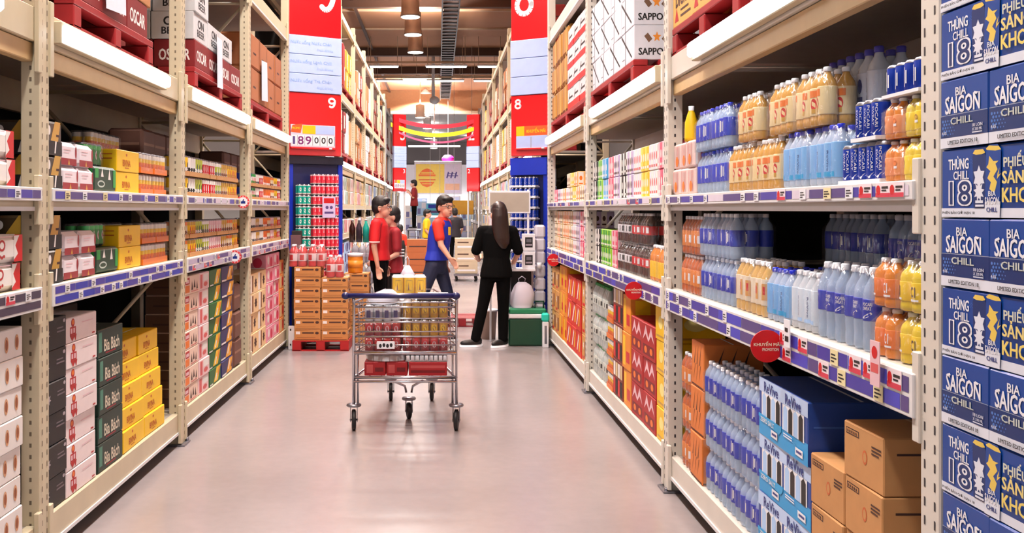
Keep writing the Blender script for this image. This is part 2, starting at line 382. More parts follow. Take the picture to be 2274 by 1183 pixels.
# hanging strip lights, cable ladder, pipes
def strip_light(x, y, z, L, label, top=HC, rods=(-.4, .4)):
    t = empty('strip_light', (x, y, z), 0, label, 'ceiling light', 'hanging strip lights')
    MB().box(-L/2, L/2, -.05, .05, .0, .05, WHITE).build('light_housing', t)
    MB().box(-L/2+.03, L/2-.03, -.04, .04, -.05, 0, mat((255, 250, 240), .4, emit=6, var=0)).build('light_tube', t)
    for q in rods: MB().tube([(q*L, 0, .05), (q*L, 0, top-z)], .012, CREAM).build('hanging_rod', t)
for y, z, a in ((35.8, 6.9, 'near'), (39.8, 6.9, 'far')):
    for x, L, b in ((-2.0, 1.1, 'left'), (.3, 1.55, 'middle'), (1.9, .9, 'right')):
        strip_light(x, y, z, L, f'white strip light under the tan ceiling, {b} one of the {a} row', rods=(-.45, .45))
    lr = MB().box(-2.8, 2.8, y+.1, y+.16, z+.12, z+.2, CREAM)
    for q in (-2.6, -.9, .9, 2.6): lr.tube([(q, y+.13, z+.2), (q, y+.13, HC)], .012, CREAM)
    tag(lr.build('light_rail'), f'pale steel rail carrying the {a} row of strip lights', 'rail')
t = empty('strip_light', (-.2, 50.4, 4.86), 0, 'long white tube light on a pole at the aisle end', 'ceiling light', 'hanging strip lights')
MB().box(-1.35, 1.35, -.04, .04, 0, .07, mat((240, 236, 230), .4, emit=1.2, var=0)).build('light_tube', t)
MB().tube([(0, 0, .07), (0, 0, HC-4.86)], .045, WHITE).build('hanging_pole', t)
t = empty('camera_pole', (-.2, 39, 5.9), 0, 'white hanging pole with a dome camera above the aisle', 'camera')
MB().tube([(0, 0, .25), (0, 0, HC-5.9)], .07, WHITE, 10).build('pole', t)
MB().ell((.05, 0, .1), .2, .2, .17, WHITE).build('camera_dome', t)
t = empty('cable_ladder', (.36, 16, 7.35), 0, 'dark cable ladder with rungs running along the ceiling', 'cable tray')
for sx in (-.24, .24): MB().box(sx-.02, sx+.02, 0, 35, 0, .12, BLACK).build('side_rail', t)
for k in range(62): MB().box(-.24, .24, k*.56, k*.56+.18, .02, .06, DARK if k % 3 else BLACK).build('rung', t)
MB().box(-.2, .2, 0, 35, .06, .1, mat((120, 100, 92), .7)).build('cable', t)
for k in range(6): MB().tube([(.24*(-1)**k, 2+6*k, .1), (.24*(-1)**k, 2+6*k, HC-7.35)], .012, DARK).build('hanging_rod', t)

# ---------------------------------------------------------------- pallet racks
def post_node(H, slots=True, rear=False, paint=RACK):
    m = MB().box(-.05, .05, 0, .085, 0, H, paint, .004)
    if slots:
        f = lambda u, v, e: (u, -e, v); hole = mat((112, 98, 80), .8) if paint is RACK else mat((60, 54, 56), .8)
        for k in range(int(min(H, 3.6)/.05)):
            z = .06+k*.05
            for x in (-.026, .026): m.poly([f(x-.004, z, .0008), f(x+.004, z, .0008), f(x+.004, z+.024, .0008), f(x-.004, z+.024, .0008)], hole)
            for sx in (-1, 1): m.poly([(sx*.0508, .036, z), (sx*.0508, .046, z), (sx*.0508, .046, z+.018), (sx*.0508, .036, z+.018)], hole)
    kids = [] if rear else [Node('base_plate', MB().box(-.075, .075, -.03, .11, 0, .012, STEEL, .002).lathe([(.012, .012), (.012, .03)], STEEL, 6, (.06, -.012, 0)).mesh('base_plate'))]
    return Node('upright', m.mesh('upright'), kids)
def rack(side, xf, y0, n, pitch, H, label, lit, levels, paint=RACK, skip_strip=False, deep=1.08):
    t = empty('pallet_rack', (xf, y0, 0), 0, label, 'rack', None); put_ = []
    def add(node, y, z, back):
        node = Node(node.name, node.mesh, node.kids, (side*back, y-y0, z), -side*math.pi/2, node.label)
        o = node.made(t); return o
    P, R = post_node(H, True, paint=paint), post_node(H, False, True, paint)
    L = pitch-.10
    for i in range(n+1):
        add(P, y0+i*pitch, 0, 0); add(R, y0+i*pitch, 0, deep-.085)
        br = MB()
        pts = [(0, .05, .2+1.1*k) for k in range(int(H/1.1))]
        for k, p in enumerate(pts):
            br.tube([p, (0, deep-.05, p[2])], .014, paint)
            if k+1 < len(pts): br.tube([(0, .05, p[2]) if k % 2 else (0, deep-.05, p[2]), (0, deep-.05, pts[k+1][2]) if k % 2 else (0, .05, pts[k+1][2])], .014, paint)
        add(Node('brace', br.mesh('brace')), y0+i*pitch, 0, 0)
    beams = {}
    for i in range(n):
        yc = y0+(i+.5)*pitch
        for (z0, z1, kind) in levels:
            key = (z0, z1, kind)
            if key not in beams:
                b = MB()
                if kind == 'light':
                    b.box(-L/2, L/2, .012, .06, z0+.085, z1, paint, .004); b.box(-L/2, L/2, .03, .08, z0, z0+.083, mat((212, 178, 128), .45, var=.1), .004)
                    for sx in (-1, 1): b.box(sx*(L/2-.015)-.02, sx*(L/2-.015)+.02, -.01, .012, z0-.05, z1+.05, paint, .003)
                else:
                    b.box(-L/2, L/2, .015, .06, z0, z1, paint, .004); b.box(-L/2, L/2, .008, .015, z0, z0+.018, RACKW)
                    for sx in (-1, 1): b.box(sx*(L/2-.012)-.02, sx*(L/2-.012)+.02, -.008, .015, z0-.06, z1+.06, paint, .003)
                dk = MB().box(-L/2, L/2, .062, deep-.065, z1-.035, z1-.004, mat((170, 160, 150), .5), .002)
                rb = MB().box(-L/2, L/2, deep-.062, deep-.02, z0, z1-.002, paint)
                beams[key] = (Node('beam', b.mesh('beam')), Node('shelf_deck', dk.mesh('shelf_deck')), Node('rear_beam', rb.mesh('rear_beam')))
            bm, dk, rb = beams[key]
            add(bm, yc, 0, 0); add(dk, yc, 0, 0); add(rb, yc, 0, 0)
        if i == 0 or True:
            key = 'mesh'
            if key not in beams: beams[key] = Node('shade_panel', MB().box(-L/2-.05, L/2+.05, deep, deep+.012, .05, H-.3, mat((10, 10, 11), .9, spec=.2)).mesh('shade_panel'))  # added black sheet standing in for the shade deep inside the rack
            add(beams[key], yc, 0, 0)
    return t, add
LEV_L = [(.08, .22, 'base'), (1.16, 1.26, 'b'), (1.594, 1.69, 'a'), (2.245, 2.48, 'light'), (3.55, 3.70, 'up'), (5.0, 5.12, 'top')]
LEV_R = [(.08, .21, 'base'), (1.03, 1.155, 'b'), (1.594, 1.68, 'a'), (2.245, 2.46, 'light'), (3.55, 3.70, 'up'), (5.0, 5.12, 'top')]
PL, PR = 2.33, 2.97
YL = [1.90+.05+PL*i for i in range(5)]       # uprights of the left rack
YR = [2.56+PR*i for i in range(4)]           # uprights of the right rack
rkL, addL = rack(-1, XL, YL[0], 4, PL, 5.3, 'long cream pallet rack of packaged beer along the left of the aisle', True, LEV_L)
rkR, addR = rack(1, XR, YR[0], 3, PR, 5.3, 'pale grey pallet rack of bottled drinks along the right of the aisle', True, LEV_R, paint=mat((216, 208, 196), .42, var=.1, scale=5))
# price strips: a pale rail with coloured insert and loose tags
def strip_node(L, h, rows, cols):
    m = MB().box(-L/2, L/2, -.016, .006, 0, h, RACKW, .003); rh = (h-.012*(rows+1))/rows
    f = lambda u, v, e: (u, -.016-e, v)
    for r in range(rows):
        z = .012+r*(rh+.012); x = -L/2+.02; k = r
        while x < L/2-.06:
            wd = min(random.choice((.16, .24, .34, .5)), L/2-.02-x)
            m.poly([f(x, z, .001), f(x+wd, z, .001), f(x+wd, z+rh, .001), f(x, z+rh, .001)], cols[k % len(cols)]); x += wd+.004; k += 1
    return Node('label_strip', m.mesh('label_strip'))
TAGM = {}
def tag_node(kind, h):
    k = (kind, h)
    if k in TAGM: return TAGM[k]
    w = {'w': .055, 'y': .06, 'p': .085, 'pink': .07}[kind]
    base = {'w': WHITE, 'y': mat((236, 222, 170), .5), 'p': mat((244, 226, 230), .5), 'pink': mat((240, 190, 200), .5)}[kind]
    m = MB().box(-w/2, w/2, -.0195, -.0178, 0, h, base)
    f = lambda u, v, e: ((u-.5)*w, -.0195-e, v*h)
    if kind in ('w', 'y'): m.decal(f, [('R', .12, .62, .7, .72, DARK), ('R', .12, .4, .85, .5, DARK), ('R', .12, .18, .55, .28, DARK)])
    else: m.decal(f, [('R', 0, .0, 1, .3, mat((210, 60, 80), .5)), ('E', .2, .5, .16, .34, RED), ('R', .45, .6, .92, .75, DARK), ('R', .45, .42, .8, .52, DARK)])
    TAGM[k] = Node('price_tag', m.mesh('price_tag'))
    return TAGM[k]
def strip(add, yc, z, L, h, rows, cols, tags, back=0.0):
    o = add(strip_node(L, h, rows, cols), yc, z, back)
    rh = (h-.012*(rows+1))/rows
    for (u, r, kind) in tags:
        q = tag_node(kind, rh+.006 if kind in ('w', 'y') else rh+.012); q = Node(q.name, q.mesh, [], (u*L/2, 0, .009+r*(rh+.012)), 0)
        q.made(o)
BL, BR = PL-.12, PR-.12
rt = lambda n, rows, kinds='wwwy': [(-.93+1.86*(i+.3+.4*random.random())/n, random.randrange(rows), random.choice(kinds)) for i in range(n)]
for i in range(4):
    yc = YL[i]+PL/2
    strip(addL, yc, 1.637, BL, .058, 1, [STRIP, PURP] if i < 2 else [PURP, mat((214, 200, 214), .5), STRIP], rt(9 if i == 1 else 8, 1))
    strip(addL, yc, 1.163, BL, .100, 2, [mat((40, 52, 170), .4), STRIP] if i == 1 else [mat((66, 56, 78), .5)] if i == 0 else [PURP, mat((190, 176, 200), .5)], rt(13, 2, 'wwww' if i == 1 else 'wwwp'))
for i in range(3):
    yc = YR[i]+PR/2
    strip(addR, yc, 1.626, BR, .054, 1, [PURP, STRIP, mat((220, 208, 222), .5)], rt(8, 1, 'wwyp') if i else [(-u_, r_, k_) for u_, r_, k_ in [(.94, 0, 'w'), (.78, 0, 'w'), (.6, 0, 'w'), (.42, 0, 'w'), (.02, 0, 'w'), (-.1, 0, 'w'), (-.3, 0, 'p'), (-.45, 0, 'w'), (-.6, 0, 'y'), (-.72, 0, 'w'), (-.8, 0, 'p'), (-.88, 0, 'p'), (-.94, 0, 'p')]])
    strip(addR, yc, 1.033, BR, .122, 2, [STRIP, mat((70, 70, 190), .4), PURP], rt(12, 2, 'wwwy') if i else [(-u_, r_, k_) for u_, r_, k_ in [(.95, 1, 'w'), (.94, 0, 'w'), (.8, 1, 'w'), (.75, 0, 'w'), (.62, 1, 'w'), (.55, 0, 'w'), (.4, 1, 'w'), (.2, 1, 'w'), (.16, 0, 'w'), (-.32, 1, 'p'), (-.34, 0, 'p'), (-.45, 1, 'p'), (-.58, 0, 'p'), (-.64, 1, 'y'), (-.68, 0, 'y'), (-.75, 1, 'p'), (-.82, 1, 'p'), (-.86, 0, 'y'), (-.93, 1, 'p')]])
# shelf lights on the beams
def shelf_light(side, y0, y1, z, label, xf=None, h=.086, e=TUBE_E, col=(240, 247, 255)):
    L = y1-y0
    n = Node('shelf_light', MB().box(-L/2-.03, L/2+.03, -.03, .011, .0, h+.016, RACK, .004).mesh('light_housing'), [
        Node('light_tube', MB().box(-L/2, L/2, -.062, -.031, .012, h, mat(col, .4, emit=e, var=0), .012).mesh('light_tube'), label='glowing white tube')])
    o = put(side, n, (y0+y1)/2, z, -.002, 0, 0, xf); o.name = 'shelf_light'
    return tag(o, label, 'shelf light', 'tube lights on the rack beams')
for i, (a, b) in enumerate(((2.1, 3.75), (4.42, 6.08), (6.75, 8.66), (9.08, 11.08))):
    shelf_light(-1, a, b, 2.352, f"white tube light on the left rack's upper beam, {['first bay at the frame edge', 'second bay above the yellow packs', 'third bay', 'bay nearest the red sign'][i]}")
for i, (a, b) in enumerate(((2.75, 4.82), (5.69, 7.95), (8.66, 11.2))):
    shelf_light(1, a, b, 2.342, f"white tube light on the right rack's upper beam, {['above the bottled drinks', 'above the juice boxes', 'bay nearest the red sign'][i]}")

# ---------------------------------------------------------------- far racks beyond the red signs
LEV_F = [(.08, .21, 'base'), (1.06, 1.16, 'b'), (1.594, 1.69, 'a'), (2.245, 2.47, 'light'), (3.55, 3.70, 'up'), (5.0, 5.12, 'top')]
FAR = {}
for sd, xf, nm in ((-1, -1.70, 'left'), (1, 1.42, 'right')):
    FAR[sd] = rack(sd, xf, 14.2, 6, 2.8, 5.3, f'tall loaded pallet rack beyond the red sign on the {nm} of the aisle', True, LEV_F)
    for i in range(6):
        shelf_light(sd, 14.35+2.8*i, 16.85+2.8*i, 2.35, f'white tube light on the far {nm} rack, {nth(i)} bay beyond the red sign', xf, e=BAY_E)
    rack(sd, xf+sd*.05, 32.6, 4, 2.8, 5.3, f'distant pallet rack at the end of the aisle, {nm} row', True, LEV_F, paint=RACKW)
    for i in range(4):
        shelf_light(sd, 32.75+2.8*i, 35.25+2.8*i, 2.35, f'white tube light on the distant {nm} rack, {nth(i)} bay', xf+sd*.05, e=BAY_E)
# ---------------------------------------------------------------- goods on the left rack
L1, L2, L3, L4 = "first left bay", "second left bay", "third left bay", "fourth left bay"
EYEL, MID, LOW = ', upper shelf', ', middle shelf', ', bottom shelf'
W_, R_, K_ = WHITE, RED, BLACK
CREAMW = mat((240, 232, 226), .55); MAROON = mat((150, 26, 36), .45)
whitered = soft_pack('beer_pack', .30, .20, .117, CREAMW, [('R', .72, .02, .98, .98, RED), ('P', [(.72, .1), (.84, .3), (.76, .6), (.88, .95), (.72, .95)], CREAMW), ('E', .36, .62, .10, .2, REDINK), ('E', .36, .62, .06, .12, CREAMW), ('E', .3, .24, .03, .06, REDINK), ('E', .36, .2, .03, .06, REDINK), ('E', .42, .24, .03, .06, REDINK), ('R', .05, .9, .68, .93, PINK)], b=.025)
fill(-1, whitered, 3.44, 2, 2, 1.692, 'rounded white and red beer pack', L1+EYEL, 'beer pack')
fill(-1, whitered, 3.50, 2, 2, 1.262, 'rounded white and red beer pack', L1+MID, 'beer pack')
oval = carton('beer_carton', .40, .27, .125, CREAMW, [x for i in range(4) for x in (('E', .14+.24*i, .5, .045, .27, mat((214, 160, 120), .6)), ('E', .14+.24*i, .5, .03, .18, mat((150, 84, 50), .6)))], side=[('E', .3, .5, .06, .27, mat((150, 84, 50), .6)), ('E', .7, .5, .06, .27, mat((150, 84, 50), .6))])
fill(-1, oval, 3.31, 2, 7, .222, 'white carton with brown oval prints', L1+LOW, 'carton')
BG = [('R', 0, 0, 1, .42, BLACK), ('P', [(.3, .42), (.55, 1), (.9, 1), (.75, .42)], GOLD), ('R', .1, .08, .4, .3, DARK), ('P', [(.52, .06), (.58, .42), (.66, .42), (.60, .06)], CREAMW), ('E', .2, .72, .08, .14, CREAMW), ('R', .62, .55, .8, .62, INK)]
blackgold = carton('beer_pack', .19, .26, .155, mat((60, 44, 24), .35), BG, b=.012, seam=False)
whitemar = soft_pack('beer_pack', .215, .22, .115, mat((236, 222, 226), .5), [('R', .06, .04, .94, .32, MAROON), ('E', .9, .6, .05, .26, MAROON), ('P', [(.44, .06), (.5, .3), (.56, .06)], GOLD), ('R', .2, .66, .6, .7, PINK), ('R', .2, .55, .52, .58, PINK)], b=.022)
gcan = can_node(.033, .122, [(.1, DGRN), (.75, GRN), (.92, mat((60, 190, 90), .35, .3))], [('E', .5, .5, .12, .2, CREAMW), ('E', .5, .5, .04, .08, RED)])
greenpack = can_pack('beer_pack', gcan, .033, .122, 4, 2)
greendark = carton('beer_pack', .34, .22, .135, DGRN, [('E', .32, .32, .16, .14, mat((190, 200, 190), .5)), ('E', .32, .32, .12, .08, DGRN), ('R', .05, .55, .2, .92, GRN), ('P', [(.3, .6), (.36, .95), (.42, .6)], CREAMW), ('P', [(.62, .5), (.68, .95), (.74, .5)], CREAMW), ('R', .85, .2, .97, .9, GRN)], b=.014, seam=False)
YR_ = mat((196, 90, 16), .5)
def yel(w, two=True):
    pr = []
    for c in ((.27, .73) if two else (.42,)):
        pr += [('P', star(c, .78, .09, .5, .55, 6), YR_), ('T', 'BIVINA', c, .40, .26 if two else .34, .3, YR_), ('R', c-.08, .16, c+.1, .2, YR_)]
    return carton('beer_carton', w, .27, .122, YEL, pr, side=[('R', .1, .75, .9, .8, YR_), ('R', .1, .55, .9, .6, YR_), ('R', .1, .35, .6, .4, YR_)])
yellowc = yel(.40, False); yellow2 = yel(.405, False)
ocan = can_node(.033, .122, [(.12, RED), (.5, ORG), (.7, YEL), (.92, mat((240, 230, 220), .4))], [('P', [(.3, .15), (.5, .8), (.7, .15)], CREAMW), ('E', .5, .3, .1, .1, RED)])
orangepack = can_pack('beer_pack', ocan, .033, .122, 4, 2, tray=ORG)
for z, nm, dy in ((1.692, EYEL, 0.0), (1.262, MID, .04)):
    g = L2+nm
    fill(-1, blackgold, 4.342, 1, 2, z, 'black and gold beer pack', g, 'beer pack', back=.02)
    fill(-1, whitemar, 4.545+dy*.4, 2, 2, z, 'rounded white beer pack with maroon base', g, 'beer pack')
    fill(-1, greendark, 5.0+dy, 1, 1, z, 'dark green beer pack with white bottles print', g, 'beer pack', back=.04)
    fill(-1, greenpack, 5.05+dy, 1, 1, z+.137, 'bright green beer cans on the dark green pack', g, 'beer pack', back=.10)
    fill(-1, yellowc, 5.38+dy, 1, 2, z, 'yellow beer carton with red print', g, 'carton', back=.05)
    fill(-1, orangepack, 5.82+dy, 2, 2, z, 'orange and white beer can pack', g, 'beer pack', back=.05)
    fill(-1, orangepack, 5.8+dy, 2, 3 if nm == EYEL else 2, z, 'shadowed orange can pack behind', g, 'beer pack', back=.34)
blackc = carton('beer_carton', .27, .40, .145, mat((15, 12, 15), .5), [('P', star(.18, .5, .2, .6, .5, 7), mat((170, 160, 166), .5)), ('R', .58, .5, .92, .55, mat((110, 100, 108), .5)), ('R', .58, .62, .86, .66, mat((110, 100, 108), .5)), ('E', .9, .84, .05, .06, mat((170, 160, 166), .5))])
fill(-1, blackc, 4.337, 1, 6, .222, 'black beer carton with grey emblem', L2+LOW, 'carton')
FIG = [('E', .22, .78, .055, .17, REDINK), ('E', .22, .8, .035, .1, ORG), ('R', .13, .3, .31, .62, REDINK), ('R', .15, .36, .2, .56, PINK), ('R', .23, .36, .28, .56, PINK), ('P', [(.12, .3), (.2, .04), (.26, .2), (.3, .02), (.33, .3)], REDINK), ('R', .5, .68, .86, .72, PINK), ('R', .84, .1, .93, .16, REDINK)]
whitefig = carton('beer_carton', .40, .27, .121, mat((240, 222, 220), .55), FIG)
fill(-1, whitefig, 4.605, 1, 7, .222, 'white beer carton with red figure print', L2+LOW, 'carton')
greenc = carton('beer_carton', .38, .27, .148, mat((10, 42, 30), .45), [('T', 'Bia Bách', .55, .4, .6, .42, mat((226, 214, 190), .5)), ('R', .04, .2, .16, .9, mat((70, 130, 110), .5)), ('R', .3, .1, .7, .15, MAROON)])
fill(-1, greenc, 5.035, 1, 5, .222, 'dark green beer carton with white script', L2+LOW, 'carton')
fill(-1, yellow2, 5.44, 2, 5, .222, 'yellow beer carton with red print', L2+LOW, 'carton', steps=.012)
darkc = carton('beer_carton', .42, .3, .16, mat((46, 38, 34), .6), [('T', 'Bronski', .5, .5, .7, .4, mat((170, 160, 150), .6))])
fill(-1, darkc, 5.1, 2, 5, .222, 'dark rear carton', L2+LOW, 'carton', back=.48)
# third and fourth bay: small packs, in runs of colours
def canmix(a, b, c, mark, r=.033, h=.125, nx=3, tall=False):
    cn = can_node(r, h, [(.12, a), (.42, b), (.72, c), (.92, a)], [('E', .5, .5, .12, .18, mark), ('R', .38, .2, .62, .28, mark)], n=10)
    return can_pack('beer_pack', cn, r, h, nx, 2, wrap=False, tray=KRAFT, trayh=.03)
OLIVE = mat((190, 196, 70), .45); SAND = mat((226, 200, 150), .5); ROSE = mat((214, 90, 90), .45); GREYB = mat((120, 112, 100), .5)
KIN = {'yellow and white': canmix(YEL, CREAMW, YEL, INK), 'white and black': canmix(CREAMW, DARK, CREAMW, CREAMW), 'pale green': canmix(OLIVE, CREAMW, OLIVE, DGRN), 'red and white': canmix(CREAMW, RED, RED, CREAMW), 'olive and cream': canmix(CREAMW, GREYB, OLIVE, CREAMW),
       'brown and gold': canmix(GOLD, BROWN, GOLD, CREAMW), 'gold': canmix(GOLD, GOLD, YEL, RED), 'pink and rose': canmix(PINK, ROSE, PINK, CREAMW), 'orange and brown': canmix(ORG, BROWN, SAND, CREAMW), 'green': canmix(GRN, GRN, CREAMW, RED), 'blue and white': canmix(BLUE, CREAMW, BLUE, CREAMW), 'orange and white': canmix(ORG, CREAMW, ORG, RED), 'black and green': canmix(DARK, OLIVE, DARK, CREAMW)}
def run(side, names, y, z, where, lays=2, back=.04, xf=None, noun='can pack', extra='', zs=1.0):
    seen = {}
    for nm in names: seen[nm] = seen.get(nm, 0)+1
    cnt = {}
    for nm in names:
        nd = KIN[nm]; cnt[nm] = cnt.get(nm, 0)+1
        pre = '' if seen[nm] == 1 else f', {nth(cnt[nm]-1)} column'
        for k in range(lays):
            o = put(side, nd, y+nd.dims[0]/2, z+k*(nd.dims[2]*zs+.001), back, .004, random.uniform(-.02, .02), xf)
            tag(o, f"{nm} {'pack' if 'juice' in nm else noun}{extra}{pre}, {layer(k, lays)+', ' if lays > 1 else ''}{where}", noun, f'{noun}s on {where}'); o.scale = (1, 1, zs)
        y += nd.dims[0]+.008
    return y
run(-1, ['yellow and white', 'white and black', 'pale green', 'red and white', 'red and white', 'olive and cream', 'brown and gold', 'gold', 'gold'], 6.72, 1.692, L3+EYEL, zs=1.12)
run(-1, ['orange and brown', 'gold', 'pale green', 'olive and cream', 'pink and rose', 'pink and rose', 'brown and gold', 'orange and brown', 'gold'], 6.72, 1.262, L3+MID)
run(-1, ['blue and white', 'green', 'white and black', 'red and white', 'orange and white', 'orange and white', 'orange and brown', 'yellow and white', 'red and white'], 9.06, 1.692, L4+EYEL)
run(-1, ['brown and gold', 'white and black', 'brown and gold', 'white and black', 'orange and white', 'orange and brown', 'pink and rose', 'gold', 'red and white'], 9.06, 1.262, L4+MID)
dbox = carton('beer_carton', .30, .25, .24, mat((104, 66, 52), .6), [('R', .1, .5, .9, .58, mat((150, 110, 90), .6))], b=.02)
fill(-1, dbox, 6.8, 3, 2, 1.692, 'dull brown carton in the rear row', L3+EYEL, 'carton', back=.34)
bbot = bottle_node(.033, .24, mat((52, 28, 14), .2, coat=.5), BLACK, CREAMW, (.3, .55))
bpack = bottle_pack('beer_bottle_pack', bbot, .033, .24, 4, 1, wrap=False)
fill(-1, bpack, 7.75, 3, 1, 1.692, 'dark brown bottle pack in the rear row', L3+EYEL, 'bottle pack', back=.3)
fill(-1, dbox, 9.5, 4, 2, 1.692, 'brown carton in the rear row', L4+EYEL, 'carton', back=.36)
NOOD = [('R', .06, .55, .34, .92, REDINK), ('R', .1, .62, .3, .8, PINK), ('R', .06, .1, .34, .5, ORG), ('P', [(.45, .2), (.5, .7), (.56, .2)], INK), ('P', [(.6, .3), (.66, .78), (.72, .3)], INK), ('R', .45, .1, .9, .14, ROSE), ('P', [(.78, .2), (.83, .66), (.88, .2)], INK)]
nood = carton('beer_carton', .40, .27, .128, mat((238, 206, 186), .6), NOOD, side=[('R', .01, .02, .99, .98, mat((92, 62, 44), .7)), ('R', .2, .4, .8, .5, INK)])  # side faces painted dark brown to stand in for shade between the bays
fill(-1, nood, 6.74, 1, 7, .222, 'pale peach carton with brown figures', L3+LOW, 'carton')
pinkc = carton('beer_carton', .30, .27, .128, mat((240, 200, 200), .6), [('R', .08, .1, .3, .9, ROSE), ('R', .4, .5, .9, .9, CREAMW), ('E', .62, .3, .2, .14, ROSE)])
fill(-1, pinkc, 7.16, 1, 7, .222, 'pink and rose carton', L3+LOW, 'carton')
greeny = carton('beer_carton', .40, .27, .128, mat((28, 96, 40), .5), [('P', [(.36, .1), (.62, .95), (.97, .95), (.75, .1)], YEL), ('P', [(.5, .2), (.62, .6), (.68, .55), (.58, .15)], CREAMW), ('P', [(.7, .4), (.82, .9), (.9, .9), (.8, .4)], ORG), ('R', .03, .04, .3, .12, CREAMW)])
fill(-1, greeny, 7.48, 1, 7, .222, 'green and yellow carton', L3+LOW, 'carton')
navyy = carton('beer_carton', .44, .27, .128, mat((38, 40, 96), .5), [('P', [(.4, .08), (.66, .95), (.98, .95), (.88, .08)], mat((240, 170, 40), .5)), ('P', [(.55, .3), (.7, .85), (.76, .8), (.62, .25)], CREAMW), ('R', .04, .05, .4, .16, CREAMW), ('P', [(.8, .3), (.86, .8), (.93, .3)], BROWN)])
fill(-1, navyy, 7.9, 1, 7, .222, 'navy carton with orange swoosh', L3+LOW, 'carton')
fill(-1, dbox, 8.4, 1, 3, .222, 'plain brown carton beside the post', L3+LOW, 'carton')
w4 = carton('beer_carton', .45, .3, .19, mat((236, 200, 150), .6), [('R', .05, .05, .3, .95, CREAMW), ('R', .34, .1, .46, .9, BROWN), ('P', star(.72, .5, .3, .5, .6, 8), INK)])
fill(-1, w4, 9.04, 2, [4, 4], .222, 'cream orange carton with dark emblem', L4+LOW, 'carton')
p4 = carton('beer_carton', .40, .3, .15, mat((232, 150, 170), .55), [('E', .3, .6, .14, .3, CREAMW), ('E', .7, .45, .16, .35, mat((210, 50, 90), .5)), ('R', .05, .05, .95, .12, CREAMW)])
fill(-1, p4, 9.98, 2, 6, .222, 'pink carton with white spots', L4+LOW, 'carton')
o4 = carton('beer_carton', .32, .3, .16, mat((236, 150, 80), .55), [('R', .1, .1, .5, .9, SAND), ('R', .6, .2, .9, .8, RED)])
fill(-1, o4, 10.78, 1, 5, .222, 'orange carton at the end post', L4+LOW, 'carton')

# ---------------------------------------------------------------- goods on the right rack, bay of bottled drinks
R1, R2, R3 = "right drinks bay", "right juice bay", "right end bay"
CLEAR = mat((204, 224, 250), .12, clear=.5, var=.1); TEA = mat((226, 168, 72), .16, clear=.18, var=.12, coat=.3); OJ = mat((236, 138, 30), .2, clear=.1, coat=.3); LEM = mat((248, 214, 40), .2, clear=.15, coat=.3); COLA = mat((60, 26, 16), .15, coat=.5)
LBL_B = mat((4, 48, 196), .35); PCAP = mat((14, 40, 200), .4)
wat = bottle_node(.033, .205, CLEAR, PCAP, LBL_B, (.24, .66), [('R', .42, .34, .5, .6, W_), ('R', .54, .36, .58, .58, W_), ('R', .3, .4, .36, .5, CYAN)])
watp = bottle_pack('water_bottle_pack', wat, .033, .205, 4, 3)
wat2 = bottle_node(.033, .208, CLEAR, W_, mat((6, 44, 180), .35), (.28, .64), [('R', .44, .34, .48, .6, W_), ('R', .5, .38, .56, .56, W_)])
wat2p = bottle_pack('water_bottle_pack', wat2, .033, .208, 4, 3)
tea = bottle_node(.033, .205, TEA, W_, mat((240, 214, 160), .45), (.18, .66), [('R', .3, .5, .7, .62, ORG), ('E', .5, .38, .12, .1, RED), ('R', .42, .22, .58, .3, GOLD)])
teap = bottle_pack('tea_bottle_pack', tea, .033, .205, 4, 2)
tea6 = bottle_pack('tea_bottle_pack', tea, .033, .205, 5, 4)
rev = bottle_node(.031, .208, mat((206, 222, 246), .2, clear=.3), PCAP, mat((120, 180, 236), .35), (.12, .70), [('T', 'ReVive', .5, .4, .34, .07, NAVY, 1), ('R', .3, .14, .7, .22, CYAN)])
revp = bottle_pack('isotonic_bottle_pack', rev, .031, .208, 4, 5)
revw = bottle_node(.031, .215, mat((226, 232, 240), .2, clear=.25), W_, mat((214, 226, 240), .35), (.12, .70), [('T', 'ReVive', .5, .4, .34, .07, NAVY, 1), ('R', .3, .14, .7, .2, LBLUE)])
revwp = bottle_pack('isotonic_bottle_pack', revw, .031, .215, 4, 4)
big = bottle_node(.038, .262, mat((232, 236, 246), .2, clear=.2), mat((70, 60, 180), .4), mat((226, 232, 250), .35), (.1, .68), [('R', .4, .3, .6, .36, NAVY), ('E', .5, .5, .09, .1, NAVY), ('R', .3, .12, .7, .2, CYAN)])
bigp = bottle_pack('isotonic_bottle_pack', big, .038, .262, 6, 2)
PB = mat((14, 58, 176), .3, .2)
poc = can_node(.0285, .125, [(.9, PB)], [('P', [(.28, .08), (.6, .1), (.82, .2), (.9, .3), (.7, .22), (.45, .17), (.28, .16)], W_), ('T', 'POCARI', .70, .58, .56, .10, W_, 1), ('T', 'SWEAT', .56, .57, .46, .085, W_, 1)])
pocp = can_pack('isotonic_can_pack', poc, .0285, .125, 5, 3, tray=W_, trayh=.012, wrap=False)
pocp3 = can_pack('isotonic_can_pack', poc, .0285, .125, 3, 2, tray=W_, trayh=.012, wrap=False)
pocb = bottle_node(.034, .26, CLEAR, W_, mat((14, 46, 180), .35), (.36, .62), [('T', 'POCARI', .5, .56, .3, .04, W_), ('T', 'SWEAT', .5, .51, .26, .04, W_), ('P', [(.34, .40), (.44, .43), (.62, .47), (.66, .45), (.5, .4), (.36, .385)], W_)])
pocbp = bottle_pack('isotonic_bottle_pack', pocb, .034, .26, 3, 2)
pocs = bottle_node(.034, .208, CLEAR, W_, mat((14, 46, 180), .35), (.3, .62), [('T', 'POCARI', .5, .56, .3, .05, W_), ('P', [(.34, .36), (.44, .40), (.62, .46), (.66, .44), (.5, .36), (.36, .34)], W_)])
pocb3 = bottle_pack('isotonic_bottle_pack', pocs, .034, .208, 5, 2)
